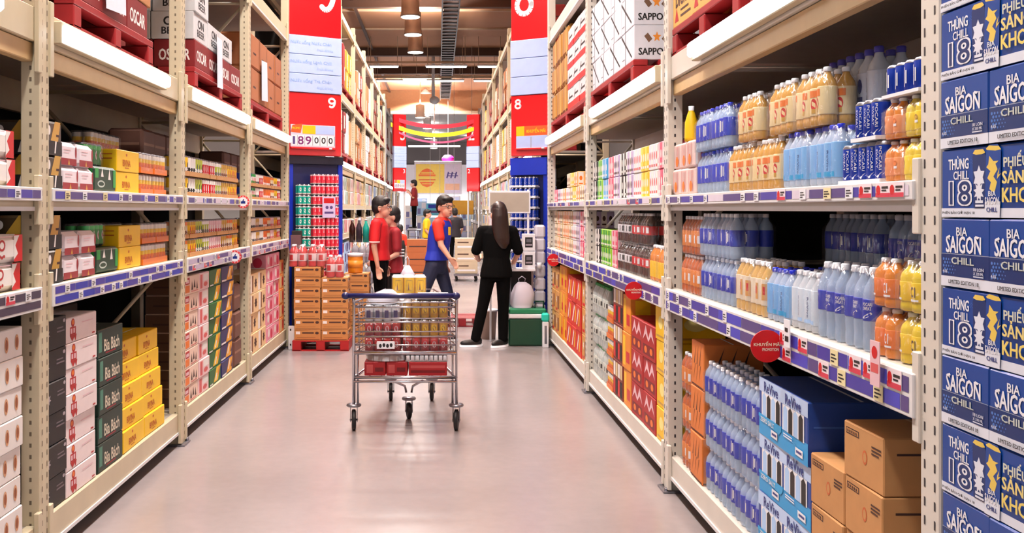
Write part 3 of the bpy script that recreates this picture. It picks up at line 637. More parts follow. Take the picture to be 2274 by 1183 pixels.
vo = bottle_node(.027, .118, OJ, W_, mat((240, 150, 90), .45), (.14, .58), [('R', .4, .3, .6, .36, W_), ('E', .5, .44, .1, .06, ORG)], n=12)
vy = bottle_node(.027, .118, LEM, W_, mat((250, 214, 20), .45), (.14, .58), [('R', .4, .3, .6, .36, W_), ('E', .5, .44, .1, .06, GOLD)], n=12)
vop, vyp = bottle_pack('vitamin_drink_pack', vo, .027, .118, 2, 3), bottle_pack('vitamin_drink_pack', vy, .027, .118, 2, 3)
vo2 = bottle_node(.034, .145, OJ, W_, mat((236, 120, 30), .45), (.2, .58), [('T', 'C1', .5, .4, .2, .2, W_), ('R', .3, .22, .7, .26, W_)], n=14)
vy2 = bottle_node(.034, .145, LEM, W_, mat((250, 206, 10), .45), (.2, .58), [('T', 'C1', .5, .4, .2, .2, INK), ('R', .3, .22, .7, .26, W_)], n=14)
vop2, vyp2 = bottle_pack('vitamin_drink_pack', vo2, .034, .145, 2, 3), bottle_pack('vitamin_drink_pack', vy2, .034, .145, 2, 3)
bcan = can_node(.027, .095, [(.9, PB)], [('R', .4, .2, .46, .8, W_), ('R', .52, .3, .58, .7, W_)])
bcanp = can_pack('energy_can_pack', bcan, .027, .095, 4, 3, wrap=False, tray=W_, trayh=.01)
pkc = carton('juice_pack', .147, .25, .14, mat((240, 208, 200), .5), [('R', .1*i+.05, .1, .1*i+.09, .9, ROSE if i % 2 else CREAMW) for i in range(9)]+[('E', .5, .3, .2, .2, ORG)], b=.01, seam=False)
g = R1+EYEL; Z = 1.682
fill(1, vyp, 2.67, 1, 2, Z, 'yellow vitamin drink bottle pack', g, 'bottle pack')
fill(1, vop, 2.79, 1, 2, Z, 'orange vitamin drink bottle pack', g, 'bottle pack')
o = put(1, bcanp, 2.79, Z+2*.1235, .03); tag(o, "blue energy can pack on top of the orange and yellow bottles, right rack", 'can pack')
fill(1, pocp, 2.925, 1, 1, Z, 'blue sports drink can pack below the shorter one', g, 'can pack', gap=.002)
o = put(1, pocp3, 3.03, Z+.132, .03); tag(o, 'short blue sports drink can pack stacked on a wider can pack, right rack', 'can pack')
fill(1, revp, 3.245, 2, 1, Z, 'pale blue sports drink bottle pack', g, 'bottle pack')
o = put(1, bigp, 3.51, Z+.214, .170); tag(o, 'large white and blue wrapped bottle pack, topmost goods on the bottled drinks shelf', 'bottle pack')
fill(1, tea6, 3.80, 1, 1, Z, 'golden tea bottle pack under the second tea pack', g, 'bottle pack')
fill(1, tea6, 4.14, 1, 1, Z, 'golden tea bottle pack beside the blue water', g, 'bottle pack', gap=0)
for y, nm in ((3.50, 'rightmost of three'), (3.80, 'middle pack of three'), (4.20, 'left pack of three beside the blue water')):
    o = put(1, teap, y, Z+.212, .03, 0, random.uniform(-.03, .03)); tag(o, f'golden tea bottle pack in the upper row, {nm}', 'bottle pack', 'upper tea packs')
fill(1, watp, 4.47, 2, 2, Z, 'blue label water bottle pack', g, 'bottle pack', gap=.004)
fill(1, pkc, 5.02, 3, 2, Z, 'pink and white juice pack', g, 'juice pack')
o = put(1, Node('juice_bottle', MB().lathe([(.035, 0), (.036, .02), (.034, .1), (.02, .15), (.014, .165, W_), (.015, .19, W_)], YEL).mesh('juice_bottle')), 5.2, Z+.283, .06); tag(o, 'single yellow bottle standing on the pink juice packs', 'bottle')
g = R1+MID; Z = 1.157
fill(1, vyp2, 2.68, 1, 2, Z, 'yellow vitamin drink bottle pack', g, 'bottle pack', gap=.004)
fill(1, vop2, 2.835, 1, 2, Z, 'orange vitamin drink bottle pack', g, 'bottle pack', gap=.004)
fill(1, pocbp, 2.99, 2, 1, Z, 'clear sports drink bottle pack with white caps', g, 'bottle pack', gap=.004)
fill(1, pocb3, 3.0, 1, 2, Z, 'clear sports drink bottle pack in the rear row', g, 'bottle pack', back=.24)
fill(1, revwp, 3.425, 1, 1, Z, 'pale blue sports drink bottle pack', g, 'bottle pack', gap=0)
fill(1, revp, 3.69, 1, 1, Z, 'light cyan sports drink bottle pack beside white tea', g, 'bottle pack', gap=0)
wt = bottle_node(.033, .225, mat((236, 190, 110), .16, clear=.2, coat=.3), W_, mat((236, 220, 196), .45), (.2, .68), [('R', .36, .3, .64, .6, mat((220, 160, 90), .5)), ('R', .44, .4, .56, .55, RED)])
fill(1, bottle_pack('tea_bottle_pack', wt, .033, .225, 3, 3), 3.955, 2, 1, Z, 'white label tea bottle pack', g, 'bottle pack', gap=.002)
fill(1, wat2p, 4.39, 2, 2, Z, 'clear water bottle pack with blue label', g, 'bottle pack', gap=.004)
fill(1, wat2p, 3.7, 2, 2, Z, 'shadowed blue label water pack, rear row', g, 'bottle pack', back=.38)
ob = bottle_node(.03, .2, mat((190, 90, 30), .2, coat=.4), W_, mat((226, 130, 50), .4), (.2, .62), [('R', .4, .3, .6, .5, W_)], n=10)
fill(1, bottle_pack('juice_bottle_pack', ob, .03, .2, 3, 3), 4.95, 2, 2, Z, 'amber orange bottle pack beside the post', g, 'bottle pack', gap=.004)
g = R1+LOW; Z = .212
fill(1, carton('drink_carton', .22, .40, .175, KRAFT, [('P', [(.06, .9), (.3, .9), (.3, .82), (.06, .82)], INK), ('E', .62, .5, .07, .1, mat((210, 110, 60), .6)), ('R', .5, .2, .9, .26, INK)]), 2.62, 1, 2, Z, 'low brown carton beside the frame post', g, 'carton', back=.20)
KF = [('R', .06, .78, .4, .9, INK), ('R', .08, .80, .38, .88, KRAFT), ('T', 'ONEWAY', .23, .84, .26, .06, INK), ('E', .55, .5, .06, .13, mat((200, 100, 50), .6)), ('E', .55, .5, .04, .09, KRAFT), ('R', .72, .74, .95, .77, INK), ('R', .72, .68, .95, .71, INK), ('R', .72, .62, .9, .65, INK)]
KF = [k for k in KF if k[0] != 'T']+[('R', .1+.055*i, .815, .13+.055*i, .865, INK) for i in range(5)]
kr = carton('drink_carton', .27, .40, .175, KRAFT, KF, side=[('R', .1, .7, .3, .74, INK), ('R', .55, .25, .85, .6, mat((50, 50, 70), .6))])
fill(1, kr, 2.885, 1, 4, Z, 'taller-stacked brown carton', g, 'carton')
fill(1, kr, 3.165, 1, 3, Z, 'brown carton beside blue boxes', g, 'carton', back=.02)
RB = mat((150, 196, 240), .4); RV = []
for c in (.27, .73):
    RV += [('R', c-.21, .34, c+.21, .76, W_)]
    RV += [('P', [(c-.19+.1*i, .34), (c-.19+.1*i, .7), (c-.15+.1*i, .76), (c-.11+.1*i, .7), (c-.11+.1*i, .34)], BLACK if i % 2 else LBLUE) for i in range(4)]
    RV += [('T', 'ReVive', c, .87, .3, .17, NAVY)]
RV = [('R', 0, 0, 1, .36, mat((28, 150, 214), .4)), ('R', 0, .76, 1, 1, mat((190, 212, 246), .4))]+RV+[('P', [(0, .36), (.5, .36), (.5, .28), (.45, .2), (0, .3)], CYAN), ('R', .28, .08, .42, .2, W_), ('R', .78, .08, .92, .2, W_), ('R', .3, .12, .4, .16, NAVY), ('R', .8, .12, .9, .16, NAVY), ('T', 'ZERO SALT', .2, .28, .3, .08, W_), ('R', .55, .24, .72, .26, W_), ('R', .55, .28, .72, .3, W_)]
rbox = carton('drink_carton', .555, .40, .232, mat((34, 70, 150), .42), RV, side=[('T', 'ReVive', .6, .35, .55, .3, mat((90, 130, 200), .5)), ('R', .05, .6, .5, .63, mat((60, 100, 180), .5))])
fill(1, rbox, 3.45, 1, 3, Z, 'blue and white sports drink box', g, 'carton')
fill(1, wat2p, 4.02, 3, 3, Z, 'filmed blue-label water pack', g, 'bottle pack', gap=.005)
och = carton('drink_carton', .24, .3, .235, mat((216, 120, 50), .55), [('P', [(.15+.22*i, .08), (.3+.22*i, .5), (.2+.22*i, .5), (.35+.22*i, .94), (.25+.22*i, .5), (.33+.22*i, .5)], INK) for i in range(3)]+[('R', .02, .02, .98, .05, INK)])
fill(1, och, 4.86, 1, 3, Z, 'orange brown drink carton with dark letters', g, 'carton')
fill(1, bottle_pack('juice_bottle_pack', ob, .03, .2, 3, 2), 5.13, 1, 3, Z, 'amber bottle pack behind the post', g, 'bottle pack')
# the beer wall in the nearest right bay
SB = mat((2, 64, 148), .34, var=.12, scale=3); SD = mat((2, 44, 106), .36); SG = mat((150, 160, 176), .5); GLD = mat((232, 200, 90), .4); LW = mat((224, 226, 236), .45); DOT = mat((70, 120, 200), .4)
dots = lambda x0, y0, nx, ny, s, r: [('E', x0+s*i+(j % 2)*s/2, y0+s*.9*j, r*(1-i/nx*.7), r*1.2*(1-i/nx*.7), DOT) for i in range(nx) for j in range(ny)]
BIA = [('R', 0, 0, 1, .15, LW), ('R', .01, .15, .99, .47, SD)]+dots(.06, .2, 5, 5, .055, .018)+[('R', .01, .475, .99, .485, SG),
       ('T', 'BIA', .45, .81, .22, .12, W_), ('T', 'SAIGON', .48, .62, .72, .24, W_), ('T', 'CHILL', .47, .385, .46, .10, mat((200, 206, 196), .45)), ('P', [(.12, .72), (.2, .76), (.22, .73), (.14, .70)], W_), ('P', [(.72, .73), (.74, .76), (.82, .74), (.78, .71)], W_),
       ('T', '18 LON', .80, .285, .2, .045, LW), ('T', 'X 330 ML', .80, .225, .2, .04, LW), ('R', .7, .175, .9, .19, LW), ('T', '4.6%', .11, .22, .1, .045, LW), ('T', 'LIMITED EDITION 18', .5, .075, .62, .055, DARK)]
DRAG = lambda cx, cy, s: [('P', [(cx-.03*s, cy-.2*s), (cx+.02*s, cy-.26*s), (cx+.045*s, cy-.1*s), (cx+.01*s, cy-.02*s), (cx+.05*s, cy+.08*s), (cx+.03*s, cy+.16*s), (cx+.06*s, cy+.2*s), (cx+.01*s, cy+.2*s), (cx-.03*s, cy+.28*s), (cx-.04*s, cy+.16*s), (cx-.06*s, cy+.12*s), (cx-.02*s, cy+.06*s), (cx-.05*s, cy-.04*s), (cx-.015*s, cy-.1*s)], GLD), ('P', [(cx+.045*s, cy-.06*s), (cx+.085*s, cy+.02*s), (cx+.06*s, cy+.0*s), (cx+.07*s, cy+.1*s), (cx+.05*s, cy+.02*s)], GLD)]
THU = [('R', 0, 0, 1, .13, LW)]+dots(.15, .76, 10, 4, .022, .008)+[
       ('T', 'THÙNG', .185, .79, .21, .19, W_), ('T', 'CHILL', .215, .605, .16, .12, W_), ('T', '18', .205, .35, .215, .335, W_, 0, 3.2), ('T', '18', .205, .35, .215, .335, SD, 0, .3),
       ('P', [(.345, .14), (.335, .86), (.36, .93), (.44, .93), (.465, .86), (.46, .14)], SD), ('P', [(.338, .9), (.36, .95), (.44, .95), (.46, .9), (.43, .88), (.37, .88)], GLD), ('P', star(.40, .56, .17, .36, .6, 6), LW), ('P', star(.40, .36, .15, .36, .55, 9), LW), ('R', .365, .2, .44, .24, LW), ('R', .365, .15, .45, .18, LW),
       ('P', [(.46, .02), (.47, .9), (.5, 1.0), (.58, 1.0), (.61, .92), (.6, .02)], SB), ('P', [(.47, .95), (.5, .99), (.59, .97), (.612, .92), (.56, .91), (.48, .93)], GLD)]+DRAG(.532, .58, .95)+[
       ('P', [(.458, .0), (.462, .22), (.605, .22), (.60, .0)], LW), ('T', 'BIA', .53, .33, .07, .07, LW), ('T', 'SAIGON', .53, .23, .13, .10, W_), ('T', 'CHILL', .53, .11, .1, .06, NAVY),
       ('T', 'PHIẾU', .745, .78, .21, .2, mat((214, 214, 190), .45)), ('T', 'SẢNG', .76, .57, .26, .22, mat((236, 214, 130), .45)), ('T', 'KHOÁI', .79, .33, .32, .24, mat((240, 214, 110), .45)),
       ('T', 'PHIÊN BẢN GIỚI HẠN 18', .2, .065, .34, .06, DARK)]
bia = carton('beer_carton', .2165, .43, .172, SB, BIA, side=[('R', 0, 0, 1, .15, LW)], seam=False)
thu = carton('beer_carton', .435, .215, .172, SB, THU, side=[('R', 0, 0, 1, .13, LW)], seam=False)
ROWN = lambda k: f'{nth(k)} row up from the floor' if k < 6 else f'{nth(14-k)} row down from the top' if k < 14 else 'top row'
for k in range(15):
    z = .004+.1752*k
    if k % 2 == 0 and k != 12:
        for c in range(4):
            o = put(1, bia, 2.5-.1085-.2185*c, z, .0, .003, random.uniform(-.008, .008)); tag(o, f"blue beer case end, {ROWN(k)}, {nth(c)} from the slotted post", 'beer case', 'blue beer cases in the wall at the right edge')
    else:
        for c in range(2):
            o = put(1, thu, 2.5-.2175-.4375*c, z, .0, .003, random.uniform(-.006, .006)); tag(o, f"long gold-lettered blue beer case, {ROWN(k)}, {['beside the slotted post', 'second from the slotted post'][c]}", 'beer case', 'blue beer cases in the wall at the right edge')
# ---------------------------------------------------------------- right rack, juice bay and end bay
def juicek(col, c2, mark, h=.1415, w=.24): return carton('juice_pack', w, .24, h, col, [('R', .02+.245*i, .03, .235+.245*i, .97, col if i % 2 else c2) for i in range(4)]+[('E', .125+.245*i, .55, .06, .16, mark) for i in range(4)]+[('R', .05+.245*i, .12, .2+.245*i, .22, mark) for i in range(4)], b=.006, seam=False)
KIN.update({'white juice': juicek(CREAMW, LW, ROSE), 'black and white juice': juicek(DARK, CREAMW, CREAMW), 'lime green juice': juicek(mat((150, 210, 50), .45), GRN, CREAMW), 'blue juice': juicek(CYAN, LBLUE, CREAMW), 'pink juice': juicek(mat((230, 90, 120), .45), PINK, CREAMW), 'red juice': juicek(RED, ROSE, CREAMW), 'lilac juice': juicek(mat((200, 180, 214), .45), CREAMW, INK), 'yellow juice': juicek(YEL, mat((250, 220, 90), .45), CREAMW), 'beige juice': juicek(SAND, CREAMW, BROWN), 'peach juice': juicek(mat((244, 180, 110), .5), CREAMW, ORG)})
run(1, ['pink juice', 'white juice', 'yellow juice', 'white juice', 'lilac juice', 'black and white juice', 'lilac juice', 'pink juice', 'blue juice', 'lime green juice', 'black and white juice'], 5.66, 1.682, R2+EYEL, noun='juice pack', zs=1.15)
run(1, ['lilac juice', 'beige juice', 'peach juice', 'yellow juice', 'beige juice', 'white juice', 'peach juice', 'white juice', 'lilac juice', 'pink juice'], 8.66, 1.682, R3+EYEL, noun='juice pack', lays=1)
run(1, ['peach juice', 'yellow juice', 'beige juice'], 9.3, 1.8255, R3+EYEL, noun='juice pack', lays=1, extra=' in the upper layer')
dk = bottle_node(.04, .205, COLA, W_, RED, (.32, .6), [('R', .4, .38, .6, .56, W_)], n=12)
dkb = bottle_node(.04, .205, COLA, W_, mat((226, 220, 224), .4), (.32, .6), [('R', .4, .38, .6, .56, BLACK)], n=12)
colap, colab = bottle_pack('cola_bottle_pack', dk, .04, .205, 3, 2), bottle_pack('cola_bottle_pack', dkb, .04, .205, 3, 2)
yb = bottle_pack('juice_bottle_pack', bottle_node(.036, .22, OJ, W_, YEL, (.1, .55), n=10), .036, .22, 3, 2)
g = R2+MID; Z = 1.157
fill(1, yb, 5.68, 2, 1, Z, 'orange bottle pack with white caps', g, 'bottle pack')
fill(1, colap, 6.18, 2, 2, Z, 'dark cola bottle pack with red label', g, 'bottle pack')
fill(1, colab, 6.72, 2, 2, Z, 'dark cola bottle pack with white label', g, 'bottle pack')
run(1, ['pink juice', 'lime green juice', 'lime green juice', 'black and white juice'], 7.24, Z, g, noun='juice pack')
g = R3+MID
run(1, ['lilac juice', 'pink juice', 'lilac juice', 'white juice', 'beige juice', 'peach juice', 'peach juice', 'beige juice', 'peach juice', 'beige juice'], 8.66, Z, g, noun='juice pack', lays=3)
g = R2+LOW; Z = .212
ycart = carton('drink_carton', .26, .35, .2, YEL, [('R', .1, .1, .9, .16, GOLD), ('E', .5, .55, .2, .2, mat((250, 230, 140), .5))])
fill(1, ycart, 5.64, 1, 4, Z, 'bright yellow drink carton', g, 'carton')
redc = carton('drink_carton', .36, .35, .22, mat((170, 26, 30), .5), [('T', 'SODA', .5, .7, .7, .3, CREAMW), ('R', .1, .1, .9, .4, mat((120, 16, 22), .5)), ('E', .3, .25, .1, .1, ORG), ('E', .7, .25, .1, .1, ORG)])
redc = carton('drink_carton', .36, .35, .22, mat((170, 26, 30), .5), [('P', [(.08, .5), (.3, .95), (.5, .6), (.7, .95), (.92, .5), (.7, .7), (.5, .5), (.3, .7)], PINK), ('R', .1, .1, .9, .4, mat((120, 16, 22), .5)), ('E', .3, .25, .1, .1, ORG), ('E', .7, .25, .1, .1, ORG)])
fill(1, redc, 5.92, 2, 3, Z, 'dark red drink carton', g, 'carton')
ojc = carton('drink_carton', .28, .35, .26, mat((230, 140, 40), .5), [('R', .1, .1, .4, .9, YEL), ('R', .5, .2, .9, .5, RED)])
fill(1, ojc, 6.68, 1, 3, Z, 'orange drink carton', g, 'carton')
cokec = carton('drink_carton', .36, .35, .27, mat((120, 40, 30), .5), [('R', .06+.23*i, .55, .24+.23*i, .93, SAND if i % 2 else CREAMW) for i in range(4)]+[('R', .06+.23*i, .06, .24+.23*i, .48, BLACK if i % 2 else RED) for i in range(4)])
fill(1, cokec, 6.98, 1, 3, Z, 'brown and cream bottle print carton', g, 'carton')
fill(1, orangepack, 7.36, 1, 5, Z, 'orange and red can pack', g, 'can pack')
mw = bottle_pack('water_bottle_pack', bottle_node(.036, .25, mat((226, 230, 226), .15, clear=.35), GRN, mat((220, 224, 214), .4), (.3, .6), [('R', .4, .36, .6, .5, DARK)], n=10), .036, .25, 3, 2)
fill(1, mw, 7.66, 3, [3, 3, 3], Z, 'clear pale-label water pack', g, 'bottle pack')
g = R3+LOW
gb = carton('drink_carton', .33, .35, .24, mat((206, 150, 80), .55), [('P', star(.3, .6, .2, .5, .5, 7), CREAMW), ('R', .55, .2, .9, .8, BROWN), ('R', .1, .1, .5, .2, RED)])
rc2 = carton('drink_carton', .33, .35, .24, mat((206, 50, 36), .5), [('P', [(.1, .2), (.5, .9), (.6, .8), (.25, .2)], CREAMW), ('P', [(.55, .2), (.8, .9), (.9, .8), (.7, .2)], YEL)])
fill(1, gb, 8.64, 1, 3, Z, 'golden drink carton beside the middle post', g, 'carton')
fill(1, rc2, 8.99, 3, 3, Z, 'red drink carton with slanted print', g, 'carton')
fill(1, ojc, 10.02, 2, 3, Z, 'orange drink carton', g, 'carton')
fill(1, gb, 10.62, 2, 3, Z, 'far golden drink carton', g, 'carton')

# ---------------------------------------------------------------- pallets and loads above the shelf lights
def pallet_node(w, d, paint=PALLET, h=.15):
    kids = []
    for sx in (-1, 0, 1): kids.append(Node('runner', MB().box(sx*(w/2-.05)-.05, sx*(w/2-.05)+.05, 0, d, 0, .11, paint, .006).mesh('runner')))
    m = MB()
    n = int(d/.16)
    for k in range(n+1): m.box(-w/2, w/2, k*(d-.1)/n, k*(d-.1)/n+.1, .112, h, paint, .004)
    for k in (0, 1): m.box(-w/2, w/2, k*(d-.08), k*(d-.08)+.08, -.001, .012, paint)
    return Node('pallet', None, [Node('deck', m.mesh('deck'))]+kids, dims=(w, d, h))
def pallet(side, y0, y1, z, label, back=.02, d=.95, xf=None):
    o = put(side, pallet_node(y1-y0, d), (y0+y1)/2, z, back, 0, 0, xf); o.name = 'pallet'
    return tag(o, label, 'pallet', 'red pallets up on the racks')
def load(side, node, y0, n, lays, z, look, where, depth=1, back=.03, cat='carton', xf=None, keep=None):
    for r in range(depth):
        lab = look if r == 0 else f'{look} in the {["", "second", "third"][r]} row'
        fill(side, node, y0, n if r == 0 else 1, lays, z, lab, where, cat, back=back+r*(node.dims[1]+.01), gap=.004, xf=xf)
oscar = carton('beer_carton', .40, .30, .20, mat((126, 24, 28), .5), [('T', 'OSCAR', .5, .45, .74, .4, CREAMW)])
pallet(-1, 4.68, 5.98, 2.484, "red pallet on the left rack's upper beam, second bay")
load(-1, oscar, 4.70, 3, 1, 2.637, 'red beer carton with white lettering', "second left bay pallet", 2)
kc = carton('carton', .42, .31, .26, mat((176, 116, 66), .7), [('R', .1, .6, .5, .66, INK), ('P', star(.7, .4, .2, .6, .5, 6), INK)])
load(-1, kc, 4.70, 3, 2, 2.84, 'brown carton', "load above second left bay", 2)
sheet = Node('paper_sheet', MB().poly([(-.15, -.004, 0), (.15, -.012, .02), (.16, -.002, .42), (-.14, -.0, .4)], LW).poly([(-.15, -.0035, 0), (-.14, .0005, .4), (.16, -.0015, .42), (.15, -.0115, .02)], LW).mesh('paper_sheet'))
o = put(-1, sheet, 5.25, 2.66, .012); tag(o, "white paper sheet hanging on the left rack's second bay load", 'paper')
pallet(-1, 7.0, 8.7, 2.484, "red pallet on the left rack's upper beam, third bay")
load(-1, oscar, 7.03, 4, 1, 2.637, 'red beer carton with white lettering', "third left bay pallet", 2)
wb = carton('beer_carton', .42, .31, .2, mat((206, 204, 204), .6), [('T', 'BEER', .5, .3, .5, .25, DARK), ('T', 'ON', .5, .65, .4, .3, DARK)])
load(-1, wb, 7.02, 3, [2, 1, 1], 2.84, 'white carton with black lettering', "load above third left bay", 2)
o = put(-1, sheet, 7.75, 2.56, .012, 0, .1); tag(o, "white paper sheet hanging on the left rack's third bay load", 'paper')
pallet(-1, 9.1, 10.95, 2.484, "red pallet on the left rack's upper beam, fourth bay")
kb = carton('carton', .45, .42, .32, mat((170, 104, 62), .7), [('R', .04, 0, .08, 1, BROWN), ('R', .9, 0, .94, 1, BROWN), ('R', .3, .4, .6, .46, INK)], b=.015)
load(-1, kb, 9.12, 4, 2, 2.637, 'brown strapped carton', "load above fourth left bay", 2)
o = put(-1, sheet, 9.75, 2.68, .012); tag(o, "white paper sheet hanging on the left rack's fourth bay load", 'paper')
pallet(-1, 2.4, 4.1, 2.484, "red pallet on the left rack's upper beam, first bay")
load(-1, kc, 2.42, 3, 2, 2.637, 'brown carton', "load above first left bay", 1)
# right
pallet(1, 4.25, 5.46, 2.464, "red pallet with yellow cartons on the right rack's upper beam")
yc = carton('beer_carton', .40, .31, .26, mat((226, 170, 90), .6), [('T', 'Blend', .5, .6, .7, .4, INK), ('P', [(.1, .1), (.2, .4), (.3, .1)], REDINK), ('R', .4, .15, .9, .2, INK), ('R', .4, .28, .8, .32, INK)])
load(1, yc, 4.26, 3, 3, 2.617, 'yellow carton, dark print', 'upper pallet nearest the camera', 2)
pallet(1, 2.7, 4.1, 2.464, "red pallet cut by the top edge, right rack's nearest upper bay")
load(1, yc, 2.72, 3, 2, 2.617, 'yellow carton', 'pallet above the nearest bottled drinks', 1)
pallet(1, 6.55, 8.38, 2.464, "red pallet under the grey star cartons on the right rack")
SAP = [('P', star(.5, .66, .16, .62, .45), mat((230, 140, 50), .5)), ('P', [(.22, .68), (.32, .5), (.4, .6), (.3, .78)], mat((110, 80, 60), .6)), ('P', [(.78, .68), (.68, .5), (.6, .6), (.7, .78)], mat((110, 80, 60), .6)), ('T', 'SAPPORO', .5, .24, .8, .2, BLACK)]
sap = carton('beer_carton', .44, .31, .235, mat((216, 214, 222), .55), [('R', .3, 0, .33, 1, DARK), ('R', .05, .2, .25, .22, DARK), ('P', [(.0, .9), (.8, .1), (.84, .14), (.02, .98)], DARK)], side=SAP)
load(1, sap, 6.57, 4, 3, 2.617, 'pale grey wrapped beer carton', "star carton pallet", 2)
pallet(1, 8.68, 11.3, 2.464, "red pallet on the right rack's upper beam beside the red sign")
stp = carton('carton', .40, .31, .2, mat((224, 206, 208), .6), [('R', 0, .0, 1, .3, RED), ('R', .2, .5, .8, .6, DARK), ('P', [(.1, .4), (.3, .8), (.35, .75), (.15, .36)], DARK)], side=[('R', 0, 0, 1, .3, RED), ('T', 'No 2', .5, .6, .5, .35, DARK)])
load(1, stp, 8.70, 3, 4, 2.617, 'white carton with red base', 'right end bay pallet', 2)
gw = carton('carton', .45, .40, .3, mat((176, 124, 50), .5), [('P', [(.1, .0), (.3, 1), (.36, 1), (.16, 0)], BROWN), ('P', [(.7, 0), (.6, 1), (.66, 1), (.78, 0)], mat((220, 180, 90), .5))], b=.03)
load(1, gw, 9.95, 3, 3, 2.617, 'gold wrapped bale', 'right end bay pallet', 1, cat='bale')
def at(node, x, y, z, rz=0.0, label=None, cat=None, group=None):
    o = node.made(); o.location = (x, y, z); o.rotation_euler = (0, 0, rz); return tag(o, label, cat, group)
# ---------------------------------------------------------------- red aisle signs, end displays, promo discs
SIGNR = mat((214, 16, 26), .35, coat=.3); SIGNW = mat((178, 198, 244), .5); PROMO = mat((240, 96, 40), .45)
def aisle_sign(pa, pb, z0, num, label, mirror=False, ztop=4.9, price=True, legs=False):
    """a board standing between plan points pa (left) and pb (right)"""
    pa, pb = Vector((*pa, 0)), Vector((*pb, 0)); w = (pb-pa).length; c = (pa+pb)/2; rz = math.atan2(pb.y-pa.y, pb.x-pa.x)
    t = empty('aisle_sign', (c.x, c.y, z0), rz, label, 'sign')
    H = ztop-z0; T = .10
    if legs:
        for sx in (-1, 1): MB().box(sx*(w/2-.03)-.02, sx*(w/2-.03)+.02, .03, .07, -z0, 0, RACKW).build('post', t)
    low, pan = .76, .225
    MB().box(-w/2, w/2, 0, T, 0, low, SIGNR, .006).decal(F_front(w, T, low), numeral(num, .82 if not mirror else .19, .86, .16 if not mirror else .2, .17, low/w, W_)).build('lower_panel', t)
    for q in range(3):
        z = low+.004+q*(pan+.006)
        o = MB().box(-w/2-.004, w/2+.004, -.012, T, 0, pan, SIGNW, .004).decal(F_front(w, T, pan), [('R', .04, .2, .95, .8, SIGNW)]).build('name_panel', t, (0, 0, z))
        if not mirror:
            m = MB(); m.decal(lambda u, v, e: ((u-.5)*w, -.0135-e, v*pan), [('T', ['Nước uống Trà Chén', 'Nước uống Lạnh Chill', 'Nước uống Nước Chén'][q], .42, .62, .76, .26, mat((150, 178, 226), .5)), ('T', 'Fruit drinks', .68, .28, .3, .13, mat((160, 186, 230), .5))])
            m.build('lettering', o)
    zt = low+3*(pan+.006); ht = H-zt
    MB().box(-w/2, w/2, 0, T, 0, ht, SIGNR, .006).decal(F_front(w, T, ht), numeral(num, .72 if not mirror else .36, .46 if num in '98' else .41, .40 if not mirror else .55, .44, ht/w, W_)).build('upper_panel', t, (0, 0, zt))
    if price:
        pw, ph = w*.84, .27
        o = MB().box(-pw/2, pw/2, -.014, -.002, 0, ph, mat((214, 208, 226), .5), .003).build('price_board', t, (-.03 if not mirror else .04, 0, .10))
        f = lambda u, v, e: ((u-.5)*pw, -.0145-e, v*ph)
        m = MB()
        if not mirror:
            m.decal(f, [('P', [(.0, .66), (.22, .62), (.26, 1.04), (.04, .98)], PROMO), ('T', 'PROMO', .12, .84, .18, .1, YEL), ('R', .26, .6, .55, .98, YEL), ('R', .55, .6, .98, .98, SIGNW), ('R', .02, .06, .98, .54, W_)]+[('T', '1', .07, .3, .05, .34, PURP), ('T', '8', .22, .3, .12, .36, mat((120, 40, 110), .5)), ('T', '9', .39, .3, .12, .36, mat((120, 40, 110), .5)), ('T', '0', .57, .32, .09, .26, DARK), ('T', '0', .73, .32, .09, .26, DARK), ('T', '0', .89, .32, .09, .26, DARK)]+[('R', .48+.165*i, .08, .488+.165*i, .52, DARK) for i in range(4)]+[('R', .14, .08, .146, .52, DARK), ('R', .305, .08, .311, .52, DARK)])
        else:
            m.decal(f, [('R', .0, .56, .26, 1.0, YEL), ('R', .26, .56, 1.0, 1.0, PROMO), ('T', 'KHUYẾN MÃI', .64, .8, .6, .22, YEL), ('R', .0, .0, 1, .54, SIGNW), ('R', .46, .0, .5, .5, mat((160, 170, 200), .5))])
        m.build('price_cards', o)
        MB().box(-pw/2, pw/2, -.03, 0, -.025, 0, SIGNR, .004).lathe([(.02, -.012), (.02, .004)], W_, 10, (pw*.38, -.03, -.01)).build('card_rail', t, (-.03 if not mirror else .04, 0, .10))
    return t
aisle_sign((-1.80, 11.62), (-1.20, 11.98), 2.255, '9', 'tall red aisle sign above the red and teal soda packs')
aisle_sign((.92, 12.22), (1.355, 11.95), 2.27, '8', 'tall red aisle sign above the blue can packs', True)
aisle_sign((-1.41, 31.0), (-1.03, 31.25), 2.18, '3', 'small distant red aisle sign left of the billboard', price=True, ztop=4.65, legs=True)
aisle_sign((.92, 31.25), (1.30, 31.0), 2.18, '2', 'small distant red aisle sign right of the billboard', True, price=False, ztop=4.65, legs=True)
# stands that carry the signs: a blue frame from floor to sign
def stand(pa, pb, label, depth=.12, header=.10, side='r'):
    pa, pb = Vector((*pa, 0)), Vector((*pb, 0)); w = (pb-pa).length; c = (pa+pb)/2; rz = math.atan2(pb.y-pa.y, pb.x-pa.x)
    t = empty('display_stand', (c.x, c.y, 0), rz, label, 'display stand')
    BP = mat((18, 50, 190), .4)
    for sx in (-1, 1): MB().box(sx*(w/2-.03)-.03, sx*(w/2-.03)+.03, 0, depth, 0, 2.25, BP, .005).build('side_frame', t)
    MB().box(-w/2+.06, w/2-.06, .02, depth, .05, 2.25, mat((24, 30, 80), .5)).build('back_board', t)
    MB().box(-w/2, w/2, -.02, depth, 2.25-header, 2.25, BP if side == 'l' else mat((20, 20, 40), .5), .004).build('header', t)
    return t
stand((-1.80, 11.66), (-1.185, 12.03), 'blue framed display stand under the number 9 sign')
